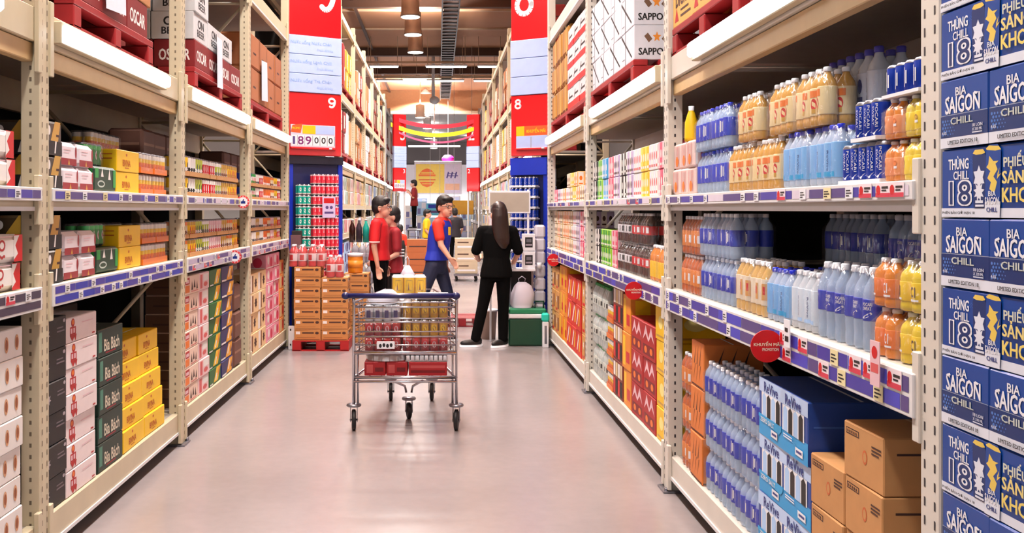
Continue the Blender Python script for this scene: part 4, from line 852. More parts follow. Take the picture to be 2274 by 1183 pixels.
stand((.92, 12.27), (1.355, 12.0), 'blue display stand under the number 8 sign', header=.22, side='l')
# promo discs clipped to the price strips
def promo_disc(y, z, r, label, side=1):
    m = MB(); n = 28
    m.lathe([(r, 0), (r, .006)], RED, n)
    for a in range(len(m.v)): x, yy, zz = m.v[a]; m.v[a] = (x, -zz, yy)
    f = lambda u, v, e: ((u-.5)*2*r, -.006-e, (v-.5)*2*r)
    m.decal(f, [('T', 'KHUYẾN MÃI', .5, .58, .82, .15, mat((250, 232, 200), .5)), ('T', 'PROMOTION', .6, .40, .5, .09, mat((250, 220, 200), .5))])
    t = at(Node('promo_disc', m.mesh('promo_disc'), [Node('clip', MB().box(0, .075, .001, .004, -.012, .012, W_, .001).mesh('clip'))]), 1.235, y, z); return tag(t, label, 'promotion sign', 'red promotion discs')
promo_disc(3.64, 1.087, .061, "round red promotion disc beside the bottled drinks, nearest of three")
promo_disc(6.11, 1.088, .057, "round red promotion disc on the juice bay's price strip")
promo_disc(10.37, 1.06, .066, "round red promotion disc on the end bay's price strip")
pt = put(1, Node('paper_tag', MB().box(-.03, .03, -.003, 0, 0, .10, W_).decal(lambda u, v, e: ((u-.5)*.06, -.003-e, v*.1), [('R', .2, .2, .8, .4, DARK), ('R', .2, .55, .7, .7, DARK)]).mesh('paper_tag')), 3.52, 1.10, -.03, 0, 0); tag(pt, 'white paper tag beside the nearest red promotion disc', 'tag')
pt = put(1, Node('paper_tag', MB().box(-.03, .03, -.003, 0, 0, .13, PINK).decal(lambda u, v, e: ((u-.5)*.06, -.003-e, v*.13), [('R', .1, .3, .9, .5, ROSE), ('E', .5, .75, .3, .14, RED)]).mesh('paper_tag')), 2.80, 1.09, -.035, 0, 0); tag(pt, 'pink and white paper tag in front of the orange bottles', 'tag')
def badge(y, z, label):
    m = MB(); r = .056; m.lathe([(r, 0), (r, .005)], mat((220, 60, 60), .45), 20)
    for a in range(len(m.v)): x, yy, zz = m.v[a]; m.v[a] = (x, -zz, yy)
    f = lambda u, v, e: ((u-.5)*2*r, -.005-e, (v-.5)*2*r)
    m.decal(f, [('E', .5, .5, .36, .36, W_), ('P', [(.34, .36), (.34, .54), (.44, .54), (.52, .72), (.58, .7), (.55, .56), (.68, .55), (.68, .36)], NAVY)]+[('E', .5+.43*math.cos(a*math.pi/6), .5+.43*math.sin(a*math.pi/6), .035, .035, W_) for a in range(12)])
    o = at(Node('thumb_badge', m.mesh('thumb_badge')), -1.70, y, z); tag(o, label, 'badge', 'round thumb badges')
badge(8.44, 1.667, "round white badge with a blue thumb, third left bay's upper price strip"); badge(8.10, 1.204, "round white badge with a blue thumb, third left bay's middle price strip")
# ---------------------------------------------------------------- left end display: carton stacks, cans, bottles
pal = at(pallet_node(.64, .50, mat((170, 24, 26), .5), .11), -1.33, 10.94, 0, 0, 'red pallet on the floor under the brown carton stacks', 'pallet')
kcart = carton('carton', .30, .30, .118, mat((196, 134, 74), .7), [('R', .06, .62, .22, .88, CREAMW), ('R', .3, .68, .74, .82, INK), ('E', .86, .74, .07, .13, INK), ('R', .04, .1, .96, .14, INK), ('R', .1, .3, .8, .34, mat((160, 104, 56), .7))])
for c, (x, nl) in enumerate(((-1.485, 7), (-1.175, 6))):
    for k in range(nl): at(kcart, x+random.uniform(-.004, .004), 10.99, .1115+k*.1195, random.uniform(-.02, .02), f"brown carton on the red floor pallet, {['left', 'right'][c]} stack, {layer(k, nl)}", 'carton', 'brown cartons on the floor pallet')
jr = bottle_node(.05, .25, mat((222, 60, 60), .2, clear=.15, coat=.3), W_, mat((236, 210, 210), .4), (.25, .6), [('R', .35, .3, .65, .55, RED)])
jrp = bottle_pack('juice_bottle_pack', jr, .05, .25, 2, 2)
zt = .1115+7*.1195
for i, x in enumerate((-1.60, -1.385)): at(jrp, x, 11.0, zt, 0, f"red drink bottle pack on the left carton stack, {['left', 'right'][i]} pack", 'bottle pack', 'red bottle packs on the cartons')
at(jrp, -1.168, 10.98, .1115+6*.1195, .1, 'red drink bottle pack on the right carton stack', 'bottle pack', 'red bottle packs on the cartons')
oj = MB().lathe([(.085, 0), (.09, .02), (.09, .2), (.08, .22)], OJ, 16); t = Node('drink_tub', oj.mesh('drink_tub'), [Node('lid', MB().lathe([(.094, .2), (.094, .235), (.06, .24)], W_, 16).mesh('lid')), Node('label_band', MB().lathe([(.0915, .06), (.0915, .15)], mat((240, 150, 50), .4), 16).mesh('label_band'))])
at(Node('carton', kcart.mesh), -.98, 11.62, 0, 0, 'brown carton on the floor behind the right carton stack, lowest', 'carton')
for k in range(1, 7): at(kcart, -.98, 11.62, k*.1195, 0, f'brown carton behind the right carton stack, {nth(k)} up', 'carton', 'brown cartons behind the right stack')
at(t, -1.0, 11.70, 7*.1195, 0, 'orange drink tub with white lid behind the carton stacks', 'tub')
tealc = can_pack('soda_pack', can_node(.0285, .122, [(.15, CREAMW), (.85, TEAL), (.92, CREAMW)], [('E', .5, .5, .14, .2, CREAMW)], n=10), .0285, .122, 3, 2, wrap=False)
redk = can_pack('soda_pack', can_node(.0285, .122, [(.12, CREAMW), (.8, mat((226, 50, 70), .4)), (.92, PINK)], [('P', [(.35, .15), (.5, .85), (.65, .15)], PINK)], n=10), .0285, .122, 3, 2, wrap=False)
angl = math.atan2(.37, .615)
for c in range(3):
    u = [-.19, .0, .18][c]; nd = tealc if c == 0 else redk
    nl = 11 if c else 9
    for k in range(nl):
        z = (.75 if c == 0 else .62)+k*.1285
        at(nd, -1.4925+u*math.cos(angl)+.12*math.sin(angl), 11.84+u*math.sin(angl)-.17*math.cos(angl), z, angl, f"{'teal and white' if c == 0 else 'red and pink'} soda can pack under the number 9 sign, {['left', 'middle', 'right'][c]} stack, {layer(k, nl)}", 'can pack', 'soda can packs under the number 9 sign')
    at(Node('plinth_box', MB().box(-.09, .09, 0, .14, 0, .75 if c == 0 else .62, mat((60, 50, 60), .6), .005).mesh('plinth_box')), -1.4925+u*math.cos(angl)+.12*math.sin(angl), 11.84+u*math.sin(angl)-.17*math.cos(angl), 0, angl, f"dark plinth box under the soda packs, {['left', 'middle', 'right'][c]} stack", 'plinth', 'dark plinth boxes')
card = MB().box(-.085, .085, 0, .004, 0, .25, mat((214, 200, 236), .5)).decal(F_front(.17, .004, .25), [('R', .1, .7, .9, .95, RED), ('E', .35, .5, .12, .08, PURP), ('E', .68, .5, .12, .08, PURP), ('R', .15, .2, .85, .3, PURP)])
at(Node('price_card', card.mesh('price_card')), -1.4925+.12*math.cos(angl)+(.12+.006)*math.sin(angl)*1.0, 11.84+.12*math.sin(angl)-.18*math.cos(angl), 1.50, angl, 'lilac price card in front of the red soda packs', 'price card')
tw = empty('bottle_rack', (-1.67, 11.37, 0), 0, 'dark narrow bottle rack between the left rack and the carton stacks', 'rack')
MB().box(-.05, .05, 0, .18, .0, 1.35, mat((34, 24, 26), .6), .004).build('body', tw)
MB().box(-.06, .06, -.02, .0, 1.0, 1.3, mat((110, 80, 86), .5)).build('front_tray', tw)
pg = empty('post_guard', (-1.66, 11.05, 0), 0, "pale steel post guard at the foot of the left rack's end", 'post guard')
MB().box(-.05, .05, -.012, .05, 0, .27, RACKW, .004).build('plate', pg)
for z in (.05, .22): MB().box(-.03, -.015, -.016, -.011, z, z+.02, DARK).build('bolt', pg)
# clear bottles stacked behind the cart on the left
clr = bottle_node(.05, .28, mat((206, 200, 206), .18, clear=.35), W_, mat((200, 190, 200), .4), (.3, .5))
clp = bottle_pack('water_bottle_pack', clr, .05, .28, 3, 2)
for k in range(4):
    for i in range(2): at(clp, -1.05+.32*i, 13.35, k*.286, 0, f"clear bottle pack stacked behind the man in red, {['left', 'right'][i]} stack, {layer(k, 4)}", 'bottle pack', 'clear bottle packs behind the man')
for i in range(7):
    bt = Node('bottle', MB().lathe([(.045, 0), (.045, .2), (.018, .27), (.018, .3)], [COLA, mat((60, 50, 60), .2), TEAL][i % 3], 10).mesh('bottle'), [Node('cap', MB().lathe([(.02, .3), (.02, .32)], W_, 8).mesh('cap'))])
    at(bt, -1.19+.095*i, 13.42, 1.146, 0, f'dark bottle standing on the clear bottle packs, {nth(i)} from the left', 'bottle', 'bottles on the clear packs')
# ---------------------------------------------------------------- right end display and tasting booth
bpk = can_pack('drink_can_pack', can_node(.0285, .125, [(.2, W_), (.9, PB)], [('T', 'POCARI', .5, .58, .6, .16, W_, 1), ('P', [(.24, .08), (.5, .1), (.78, .5), (.4, .2)], W_)], n=10), .0285, .125, 3, 2, tray=W_, trayh=.015, wrap=False)
ang2 = math.atan2(-.27, .435)
for c in range(2):
    u = [-.10, .085][c]
    for k in range(15):
        at(bpk, 1.1375+u*math.cos(ang2)-.17*-math.sin(ang2), 12.135+u*math.sin(ang2)-.17*math.cos(ang2), .02+k*.1325, ang2, f"blue and white drink can pack under the number 8 sign, {['left', 'right'][c]} stack, {layer(k, 15)}", 'can pack', 'blue can packs under the number 8 sign')
bag_m = mat((226, 222, 236), .6, var=.04)
for k in range(9):
    m = MB().box(-.06, .06, 0, .2, 0, .155, mat((214, 208, 218), .5, clear=.1), .022)
    at(Node('tissue_pack', m.mesh('tissue_pack')), 1.222, 11.56, .004+k*.157, 0, f'white wrapped pack in the narrow stack at the right rack end, {layer(k, 9)}', 'pack', 'white packs at the right rack end')
pt = empty('promo_booth', (.745, 11.72, 0), 0, 'white promotion booth with grey sign board beside the woman in black', 'booth')
for x in (-.11, .345):
    MB().box(x-.012, x+.012, .0, .03, 0, 1.84, W_, .003).build('post', pt)
MB().box(-.135, .37, -.02, .0, 1.555, 1.825, W_, .004).decal(lambda u, v, e: (-.135+.505*u, -.02-e, 1.555+.27*v), [('R', .035, .06, .965, .92, mat((176, 166, 152), .6))]).build('sign_board', pt)
MB().box(.10, .405, -.28, .0, .87, .90, W_, .004).build('counter', pt)
MB().box(.105, .40, -.04, -.03, .48, .869, BLACK, .004).build('skirt', pt)
for x in (.12, .39): MB().box(x-.012, x+.012, -.06, -.035, 0, .87, STEEL).build('leg', pt)
for i, z in enumerate((.901, 1.11)):
    b = MB().box(-.075, .075, 0, .12, 0, .2, W_, .004).decal(F_front(.15, .12, .2), [('R', .2, .2, .8, .8, BLACK), ('R', .3, .5, .7, .7, mat((100, 100, 110), .5)), ('R', .25, .3, .75, .4, mat((160, 150, 160), .5))])
    at(Node('product_box', b.mesh('product_box')), 1.075, 11.47, z+.001*i, 0, f"white product box with a black window, {['on the booth counter', 'stacked on another'][i]}", 'box', 'product boxes on the booth')
cup = MB().lathe([(.022, 0), (.03, .07)], W_, 10)
for i, (x, y) in enumerate(((.90, 11.52), (.88, 11.58), (1.2, 11.5))): at(Node('paper_cup', cup.mesh('paper_cup')), x, y, .901, 0, f"white paper cup on the booth counter, {['front', 'rear', 'right'][i]}", 'cup', 'paper cups on the booth')
bag = MB().loft([(0, 0, 0, .11, .07), (0, 0, .04, .14, .09), (.01, 0, .17, .14, .09), (.01, 0, .26, .10, .06), (0, 0, .30, .05, .03)], bag_m, 14)
at(Node('plastic_bag', bag.mesh('plastic_bag'), [Node('handle', MB().tube([(-.03, 0, .28), (-.04, 0, .34), (0, 0, .37), (.04, 0, .34), (.03, 0, .28)], .006, bag_m).mesh('handle'))]), .99, 11.44, .442, 0, 'white plastic bag on the green cooler beside the woman in black', 'bag')
bin_ = MB().lathe([(.09, 0), (.11, .34), (.115, .35)], mat((150, 128, 116), .5), 16)
at(Node('waste_bin', bin_.mesh('waste_bin'), [Node('rim', MB().lathe([(.12, .345), (.12, .365)], W_, 16).mesh('rim'))]), .62, 12.0, 0, 0, 'tan waste bin seen between the woman\'s legs', 'bin')
# green cooler
ck = empty('cooler_box', (1.05, 11.33, 0), 0, 'dark green cooler box with a white band on the floor', 'cooler')
CG = mat((10, 64, 44), .4); CG2 = mat((24, 130, 90), .4)
MB().box(-.225, .225, 0, .22, 0, .325, CG, .018).build('body', ck)
MB().box(-.235, .235, -.008, .226, .325, .375, W_, .01).build('white_band', ck)
MB().box(-.22, .22, .0, .22, .375, .44, CG2, .016).build('lid', ck)
MB().tube([(.09, .07, .42), (.09, .07, .52), (.19, .07, .52), (.19, .07, .42)], .012, CG).build('handle', ck)
wp = MB().box(-.035, .035, 0, .08, 0, .30, W_, .006).decal(F_front(.07, .08, .3), [('R', .3, .15, .7, .85, STEEL)])
at(Node('power_unit', wp.mesh('power_unit'), [Node('teal_cap', MB().box(-.045, .045, -.005, .09, .30, .40, mat((30, 200, 180), .4), .02).mesh('teal_cap'), label='bright teal cap')]), 1.245, 11.20, 0, 0, 'small white unit with a bright teal cap beside the cooler', 'unit')
rp = at(pallet_node(.5, .6, mat((150, 30, 40), .5), .12), .33, 13.2, 0, 0, 'low red pallet on the floor beyond the cart', 'pallet')
# ---------------------------------------------------------------- the far end of the aisle
def pxy(X, Y, y): return ((X-VX)*y/FPX, y, EYE-(Y-VY)*y/FPX)
bb = empty('billboard', (0, 48, 0), 0, 'yellow billboard with a red striped round logo at the aisle end', 'billboard')
YB = mat((248, 214, 100), .6); yb0 = 48
w_, z0_, z1_ = 2.35, 2.35, 4.0
for x in (-1.0, .95): MB().box(x-.04, x+.04, .02, .1, 0, 2.4, W_).build('post', bb)
MB().box(-1.18, 1.17, 0, .1, 2.35, 4.0, W_, .01).build('frame', bb)
pn = MB().box(-1.1, 1.1, -.01, 0, 2.42, 3.85, YB)
f = lambda u, v, e: (-1.1+2.2*u, -.01-e, 2.42+1.43*v)
O_ = mat((236, 110, 50), .5)
pn.decal(f, [('R', .64, 0, 1, 1, mat((236, 222, 236), .6)), ('P', [(.08, .66), (.15, .8), (.25, .85), (.35, .8), (.42, .66)], O_), ('R', .06, .58, .44, .64, O_), ('R', .06, .44, .44, .47, RED), ('P', [(.08, .38), (.42, .38), (.35, .25), (.25, .2), (.15, .25)], O_), ('R', .12, .68, .38, .72, YB), ('R', .14, .3, .36, .33, YB), ('R', .66, .1, .98, .32, mat((244, 190, 150), .6))]
         +[('P', [(.68+.09*i, .52), (.72+.09*i, .74), (.75+.09*i, .72), (.71+.09*i, .5)], PURP) for i in range(3)]+[('R', .7, .58, .95, .61, PURP), ('R', .72, .66, .92, .68, PURP)])
pn.build('printed_panel', bb)
x, y, z = pxy(995, 353, 51.5); pp = empty('pink_lantern', (x, y, z), 0, 'round magenta paper lantern hanging before the billboard', 'lantern')
LM = mat((240, 40, 170), .6)
MB().ell((0, 0, 0), .34, .34, .22, LM, 14, 8).build('body', pp); MB().lathe([(.2, .15), (.22, .2), (.1, .22)], mat((240, 190, 230), .6), 12).build('top', pp); MB().tube([(0, 0, .2), (0, 0, HC-z)], .01, W_).build('cord', pp)
def streamer(y, X0, Y0, Xm, Ym, X1, Y1, col, label, wd=.13):
    a, m, b = pxy(X0, Y0, y), pxy(Xm, Ym, y), pxy(X1, Y1, y); M = MB(); n = 18; pts = []
    for i in range(n+1):
        t = i/n; q = (a[0]*(1-t)+b[0]*t, a[2]*(1-t)+b[2]*t+4*(m[2]-(a[2]+b[2])/2)*t*(1-t)); pts.append(q)
    mm = mat(col, .5)
    for p, q in zip(pts, pts[1:]):
        for y0 in (y, y+.012): M.poly([(p[0], y0, p[1]-wd/2), (q[0], y0, q[1]-wd/2), (q[0], y0, q[1]+wd/2), (p[0], y0, p[1]+wd/2)], mm)
    return tag(M.build('streamer'), label, 'streamer', 'streamers across the aisle')
streamer(31.1, 874, 262, 965, 281, 1062, 266, (226, 40, 60), 'red streamer sagging across the aisle, uppermost')
streamer(31.1, 868, 276, 965, 300, 1062, 282, (250, 236, 40), 'yellow streamer sagging across the aisle between two red ones')
streamer(31.1, 874, 288, 965, 316, 1064, 294, (226, 90, 130), 'thin pink streamer sagging across the aisle, lowest', .06)
# goods standing at the end of the aisle
rnd = random.Random(3)
gt = empty('goods_trolley', (.63, 21.5, 0), 0, 'beige loaded trolley on the floor at the aisle end', 'trolley')
MB().box(-.28, .28, 0, .8, .12, .17, STEEL).build('deck', gt)
for sx in (-1, 1):
    for q in (.1, .7): MB().ell((sx*.22, q, .06), .03, .06, .06, BLACK).build('wheel', gt)
for k in range(3): at(carton('carton', .5, .6, .26, mat((206, 188, 160), .6), [('R', .1, .2, .9, .35, W_), ('R', .1, .6, .6, .7, INK)]), .63, 21.6, .172+k*.262, 0, f'beige carton on the far trolley, {layer(k, 3)}', 'carton', 'beige cartons on the far trolley')
for k in range(3): at(carton('carton', .5, .5, .3, mat((176, 98, 54), .6), [('R', .1, .4, .9, .5, INK)]), -.48, 22.6, .0+k*.301, 0, f'brown carton stacked on the floor at the far end, {layer(k, 3)}', 'carton', 'brown cartons at the far end')
WH = [mat((236, 234, 246), .5), mat((206, 214, 246), .5), mat((246, 240, 236), .5), mat((180, 214, 246), .5)]
for i in range(12):
    x = -1.28+.52*(i % 6); y = 44.6+.9*(i//6); h = .55+.2*rnd.random()
    for k in range(3 if i % 6 in (0, 1, 4, 5) else 2):
        m = MB().box(-.24, .24, 0, .5, 0, h, WH[(i+k) % 4], .03).decal(F_front(.48, .5, h), [('R', .1, .1, .4, .5, mat((120, 120, 170), .5)), ('R', .5, .5, .9, .9, WH[(i+k+1) % 4])])
        at(Node('white_goods_pack', m.mesh('white_goods_pack')), x, y, .0+k*(h+.002), 0, f"white wrapped goods at the aisle end, {nth(i % 6)} stack from the left, {['front', 'rear'][i//6]} row, {['bottom', 'second', 'third'][k]}", 'goods pack', 'white goods under the billboard')
x, y, z = pxy(1028, 462, 38); o = empty('hanging_poster', (x, y, z), 0, 'orange poster hanging at the right of the aisle end', 'poster')
MB().box(-.42, .42, 0, .03, -.25, .3, mat((246, 180, 60), .5), .02).build('sheet', o)
for s_ in (-1, 1): MB().tube([(s_*.35, .015, .3), (s_*.35, .015, HC-z)], .008, W_).build('cord', o)
x, y, z = pxy(966, 462, 40); o = empty('hanging_poster', (x, y, z), 0, 'cyan and blue poster hanging behind the man in blue', 'poster')
MB().box(-.35, .35, 0, .03, -.3, .2, mat((110, 210, 236), .5), .02).decal(lambda u, v, e: (-.35+.7*u, -e, -.3+.5*v), [('R', .1, .6, .9, .9, BLUE), ('R', .2, .2, .7, .4, PURP)]).build('sheet', o)
for s_ in (-1, 1): MB().tube([(s_*.2, .015, .2), (s_*.2, .015, HC-z)], .008, W_).build('cord', o)

# goods on the racks beyond the signs: wrapped loads above, small packs below
LOADC = [((226, 220, 222), 'white wrapped'), ((176, 110, 66), 'brown'), ((150, 40, 40), 'dark red'), ((226, 180, 70), 'yellow'), ((200, 130, 80), 'orange brown'), ((110, 76, 56), 'dark brown'), ((214, 196, 170), 'cream'), ((196, 150, 100), 'tan')]
LN = []
for c, nm in LOADC:
    a, b = mat(c, .6), mat(tuple(int(v*.6) for v in c), .6)
    LN.append((nm, [carton('load_carton', .42, .45, .40, a, [('R', .03, 0, .07, 1, b), ('R', .3, .2, .55, .8, mat((236, 226, 214), .6)), ('R', .65, .3, .9, .36, b), ('R', .65, .5, .9, .56, b)], b=.025),
               carton('load_bale', .55, .5, .92, a, [('P', [(.1, .0), (.2, 1), (.26, 1), (.15, 0)], b), ('P', [(.5, 0), (.42, 1), (.5, 1), (.6, 0)], mat(tuple(min(255, v+40) for v in c), .5)), ('R', .7, .2, .95, .5, mat((236, 226, 220), .6))], b=.05)]))
PACKC = [(CREAMW, ROSE, 'white and rose'), (YEL, CREAMW, 'yellow'), (mat((200, 160, 120), .5), CREAMW, 'tan'), (LW, STRIP, 'white and blue'), (PINK, RED, 'pink and red'), (SAND, BROWN, 'sand'), (LBLUE, NAVY, 'pale blue'), (W_, GRN, 'white and green')]
PN = [(nm, carton('shelf_pack', .62, .3, .26, a, [('R', .04+.16*i, .06, .16+.16*i, .94, b if i % 2 else a) for i in range(6)]+[('E', .1+.16*i, .5, .045, .2, b if i % 2 == 0 else a) for i in range(6)], b=.015), carton('shelf_carton', .62, .3, .39, a, [('R', .04, .06, .46, .46, b), ('R', .54, .54, .96, .94, b), ('E', .25, .75, .1, .15, b), ('E', .75, .25, .1, .15, b)], b=.01)) for a, b, nm in PACKC]
rnd = random.Random(11)
for sd, xf, nm in ((-1, -1.70, 'left'), (1, 1.42, 'right')):
    for blk, (ya, nb, xo) in enumerate(((14.25, 6, 0), (32.65, 4, sd*.05))):
        wh = f"far {nm} rack" if blk == 0 else f"most distant {nm} rack"
        for lv, zz in enumerate((2.474, 3.704)):
            cnt = 0
            for b in range(nb):
                y = ya+b*2.8
                pallet(sd, y+.06, y+2.62, zz, f"dark red pallet, {nth(b)} along the {wh}, {['above the shelf lights', 'on the high beam'][lv]}", .03, .6, xf+xo)
                yy = y+.08
                for k in range(2 if blk else 4):
                    cname, (small, tall) = LN[rnd.randrange(8)] if not (b == 0 and lv == 1 and sd < 0) else LN[0]
                    big_ = rnd.random() < .45 or blk
                    if big_:
                        hh = rnd.choice((.92, .92, .8)); o = put(sd, tall, yy+.3, zz+.152, .05, .01, rnd.uniform(-.05, .05), xf+xo); tag(o, f"{cname} bale, {nth(cnt)} on the {wh}, {['above the lights', 'high beam'][lv]}", 'load', f'loads on the {wh}'); o.scale = (1, 1, hh)
                    else:
                        for q in range(2): o = put(sd, small, yy+.3, zz+.152+q*.402, .05, .012, rnd.uniform(-.05, .05), xf+xo); tag(o, f"{cname} carton, {nth(cnt)} on the {wh}, {['above the lights', 'high beam'][lv]}, {['lower', 'upper'][q]}", 'load', f'loads on the {wh}')
                    cnt += 1; yy += .62 if not blk else 1.2
        for lv, (zz, lim, nl) in enumerate(((.212, .8, 2), (1.162, .4, 1), (1.692, .5, 2))):
            cnt = 0
            for b in range(nb):
                yy = ya+b*2.8+.08
                for k in range(2 if blk else 4):
                    pn, nd, nd2 = PN[rnd.randrange(8)]
                    for q in range(nl): o = put(sd, nd if lv else nd2, yy+.33, zz+q*(.262 if lv else .392), .03, .012, 0, xf+xo); tag(o, f"{pn} pack, {nth(cnt)} along the {wh}, {['bottom', 'middle', 'upper'][lv]} shelf, {['lower', 'upper', 'topmost'][q]}", 'pack', f'packs on the {wh}')
                    cnt += 1; yy += .65 if not blk else 1.2
# ---------------------------------------------------------------- shopping cart
CX, CY = -.24, 7.03
ct = empty('shopping_cart', (CX, CY, 0), 0, 'chrome wire shopping cart with a blue handle, loaded, in mid aisle', 'shopping cart')
def hw(y): return .372-.17*y/1.12                     # half width tapers to the far end
def ring(z, r, y0=0.0, y1=1.12, inset=0.0):
    return [(-hw(y0)+inset, y0, z), (hw(y0)-inset, y0, z), (hw(y1)-inset, y1, z), (-hw(y1)+inset, y1, z), (-hw(y0)+inset, y0, z)]
HB = mat((18, 24, 84), .35, coat=.3)
MB().tube([(-.43, -.02, .975), (.365, -.02, .975)], .019, HB, 12).build('handle', ct)
for sx in (-1, 1): MB().ell((.40*sx-.03 if sx < 0 else .37, -.02, .975), .03, .025, .027, HB).build('handle_cap', ct)
for sx in (-1, 1):
    MB().tube([(sx*.372, .0, .19), (sx*.372, .0, .90), (sx*.375, -.012, .975)], .0125, CHROME, 8).build('front_post', ct)
    MB().tube([(sx*.345, .02, .19), (sx*.345, .02, .56), (sx*.34, .05, .60)], .009, CHROME, 8).build('inner_post', ct)
gate = MB()
for z in (.924, .891, .809, .783, .714, .678, .616): gate.tube([(-.372, .005, z), (.372, .005, z)], .0055 if z not in (.891, .783, .678) else .0075, CHROME, 6)
for k in range(3): gate.tube([(-.33+.33*k*2*.5*2/2, .012, .56), (-.33+.33*k, .012, .93)], .003, CHROME, 5)
gate.build('gate', ct)
MB().tube([(-.372, -.004, .562), (.372, -.004, .562)], .015, CHROME, 8).build('gate_rail', ct)
MB().box(-.205, -.075, -.012, -.006, .59, .645, W_, .002).decal(lambda u, v, e: (-.205+.13*u, -.012-e, .59+.055*v), [('E', .2+.2*i, .4+.1*(i % 2), .08, .26, DARK) for i in range(4)]).build('advert_plate', ct)
for sx in (-1, 1):
    b = MB()
    for z in (.56, .616, .678, .73, .783, .83, .891, .93): b.tube([(sx*hw(0), 0, z), (sx*hw(1.12), 1.12, z)], .004 if z < .92 else .008, CHROME, 5)
    for k in range(9): y = k*.14; b.tube([(sx*hw(y), y, .55), (sx*hw(y), y, .93)], .003, CHROME, 5)
    b.build('basket_side', ct)
b = MB()
for z in (.56, .616, .678, .73, .783, .83, .891, .93): b.tube([(-hw(1.12), 1.12, z), (hw(1.12), 1.12, z)], .004, CHROME, 5)
b.build('basket_end', ct)
b = MB()
for k in range(13): u = -1+2*k/12; b.tube([(u*hw(0)*.98, .0, .548), (u*hw(1.12)*.98, 1.12, .548)], .003, CHROME, 5)
for k in range(5): y = .14+.24*k; b.tube([(-hw(y), y, .543), (hw(y), y, .543)], .004, CHROME, 5)
b.build('basket_floor', ct)
b = MB().tube(ring(.381, 0), .011, CHROME, 8)
for k in range(9): u = -1+2*k/8; b.tube([(u*hw(0)*.96, .0, .381), (u*hw(1.12)*.96, 1.12, .381)], .003, CHROME, 5)
b.build('lower_tray', ct)
MB().tube([(-.372, -.006, .352), (.372, -.006, .352)], .009, CHROME, 8).build('tray_rail', ct)
b = MB()
for sx in (-1, 1): b.tube([(sx*hw(1.1), 1.1, .2), (sx*hw(1.1), 1.1, .55)], .011, CHROME, 8)
b2 = MB()
for sx in (-1, 1): MB().tube([(sx*.172+.015, 1.1, .2), (sx*hw(1.1)*.95, 1.1, .56)], .012, CHROME, 8).build('rear_post', ct)
b = MB()
for sx in (-1, 1): b.tube([(.016+sx*.11, .03, .352), (.016+sx*.03, .38, .25), (.016+sx*.02, .38, .2)], .009, CHROME, 8)
b.build('yoke', ct)
RUB = mat((26, 25, 28), .55)
def caster(x, y, r=.075, yaw=0.0, plate=True):
    o = bpy.data.objects.new('caster', MB().lathe([(.05, 2*r+.022), (.055, 2*r+.03), (.05, 2*r+.04), (.02, 2*r+.045)], STEEL, 16).mesh('caster')); C.objects.link(o); o.parent = ct; o.location = (x, y, 0); o.rotation_euler = (0, 0, yaw)
    w = MB().lathe([(r*.8, -.016), (r, -.011), (r, .011), (r*.8, .016)], RUB, 24)
    for a in range(len(w.v)): q = w.v[a]; w.v[a] = (q[2], q[0], q[1]+r)
    w.build('wheel', o)
    f = MB()
    for sx in (-1, 1): f.box(sx*.024-.0025, sx*.024+.0025, -.02, .02, r-.015, 2*r+.022, STEEL, .002)
    f.tube([(-.03, 0, r), (.03, 0, r)], .007, STEEL, 8); f.build('fork', o)
for x, y, a in ((-.372, 0, .1), (.372, 0, -.12), (-.157, 1.1, .05), (.187, 1.1, -.05), (.016, .38, .2)): caster(x, y, .075 if y != .38 else .062, a)
# what is in the cart
gcn = can_node(.033, .125, [(.1, GOLD), (.86, mat((216, 160, 40), .35, .3)), (.92, GOLD)], [('R', .3, .3, .7, .7, YEL), ('E', .5, .5, .1, .16, BROWN)], n=12)
gold4 = can_pack('beer_pack', gcn, .033, .125, 5, 4); gold4n = can_pack('beer_pack', gcn, .033, .125, 4, 4)
rcn = can_node(.033, .118, [(.1, RED), (.5, MAROON), (.92, RED)], [('E', .5, .5, .14, .2, PINK)], n=12)
red5 = can_pack('soda_pack', rcn, .033, .105, 5, 4); red5w = can_pack('soda_pack', rcn, .033, .105, 4, 4)
scn = can_node(.033, .115, [(.2, W_), (.6, mat((190, 186, 200), .35, .2)), (.92, W_)], [('R', .3, .2, .6, .7, PURP), ('P', [(.3, .2), (.5, .8), (.7, .2)], ROSE)], n=12)
silv = can_pack('soda_pack', scn, .033, .115, 4, 4)
g = 'packs in the shopping cart'
for r_ in range(2):
    y = 7.08+.30*r_; wh = ['front', 'rear'][r_]; xr = CX+[.145, .138][r_]; xl = CX-[.166, .134][r_]
    at([red5, red5w][r_], xr, y, .553, 0, f'red can pack low in the cart basket, right {wh} stack', 'can pack', g)
    for k in range(2): at([gold4, gold4n][r_], xr, y, .668+k*.132, 0, f"golden can pack in the cart basket, {wh} stack, {['lower', 'upper'][k]}", 'can pack', g)
    for k in range(2): at(red5w, xl, y, .553+k*.112, 0, f"red can pack in the cart basket, left {wh} stack, {['lower', 'upper'][k]}", 'can pack', g)
    at(silv, xl, y, .553+.226, 0, f'silver white can pack on top of the left {wh} stack in the cart', 'can pack', g)
yc_ = can_node(.043, .155, [(.08, YEL), (.9, mat((246, 190, 20), .35)), (.93, W_)], [('R', .2, .15, .8, .85, mat((250, 205, 40), .4)), ('R', .32, .25, .68, .8, GOLD), ('R', .36, .3, .64, .75, YEL), ('P', [(.42, .3), (.46, .7), (.5, .3)], BROWN)], n=16, lid=W_)
ypk = can_pack('drink_can_pack', yc_, .043, .155, 3, 2)
at(ypk, CX+.02, 7.40, .936, .06, 'bright yellow can pack standing on top of the loaded cart', 'can pack')
BAGM = mat((226, 222, 234), .5, var=.05)
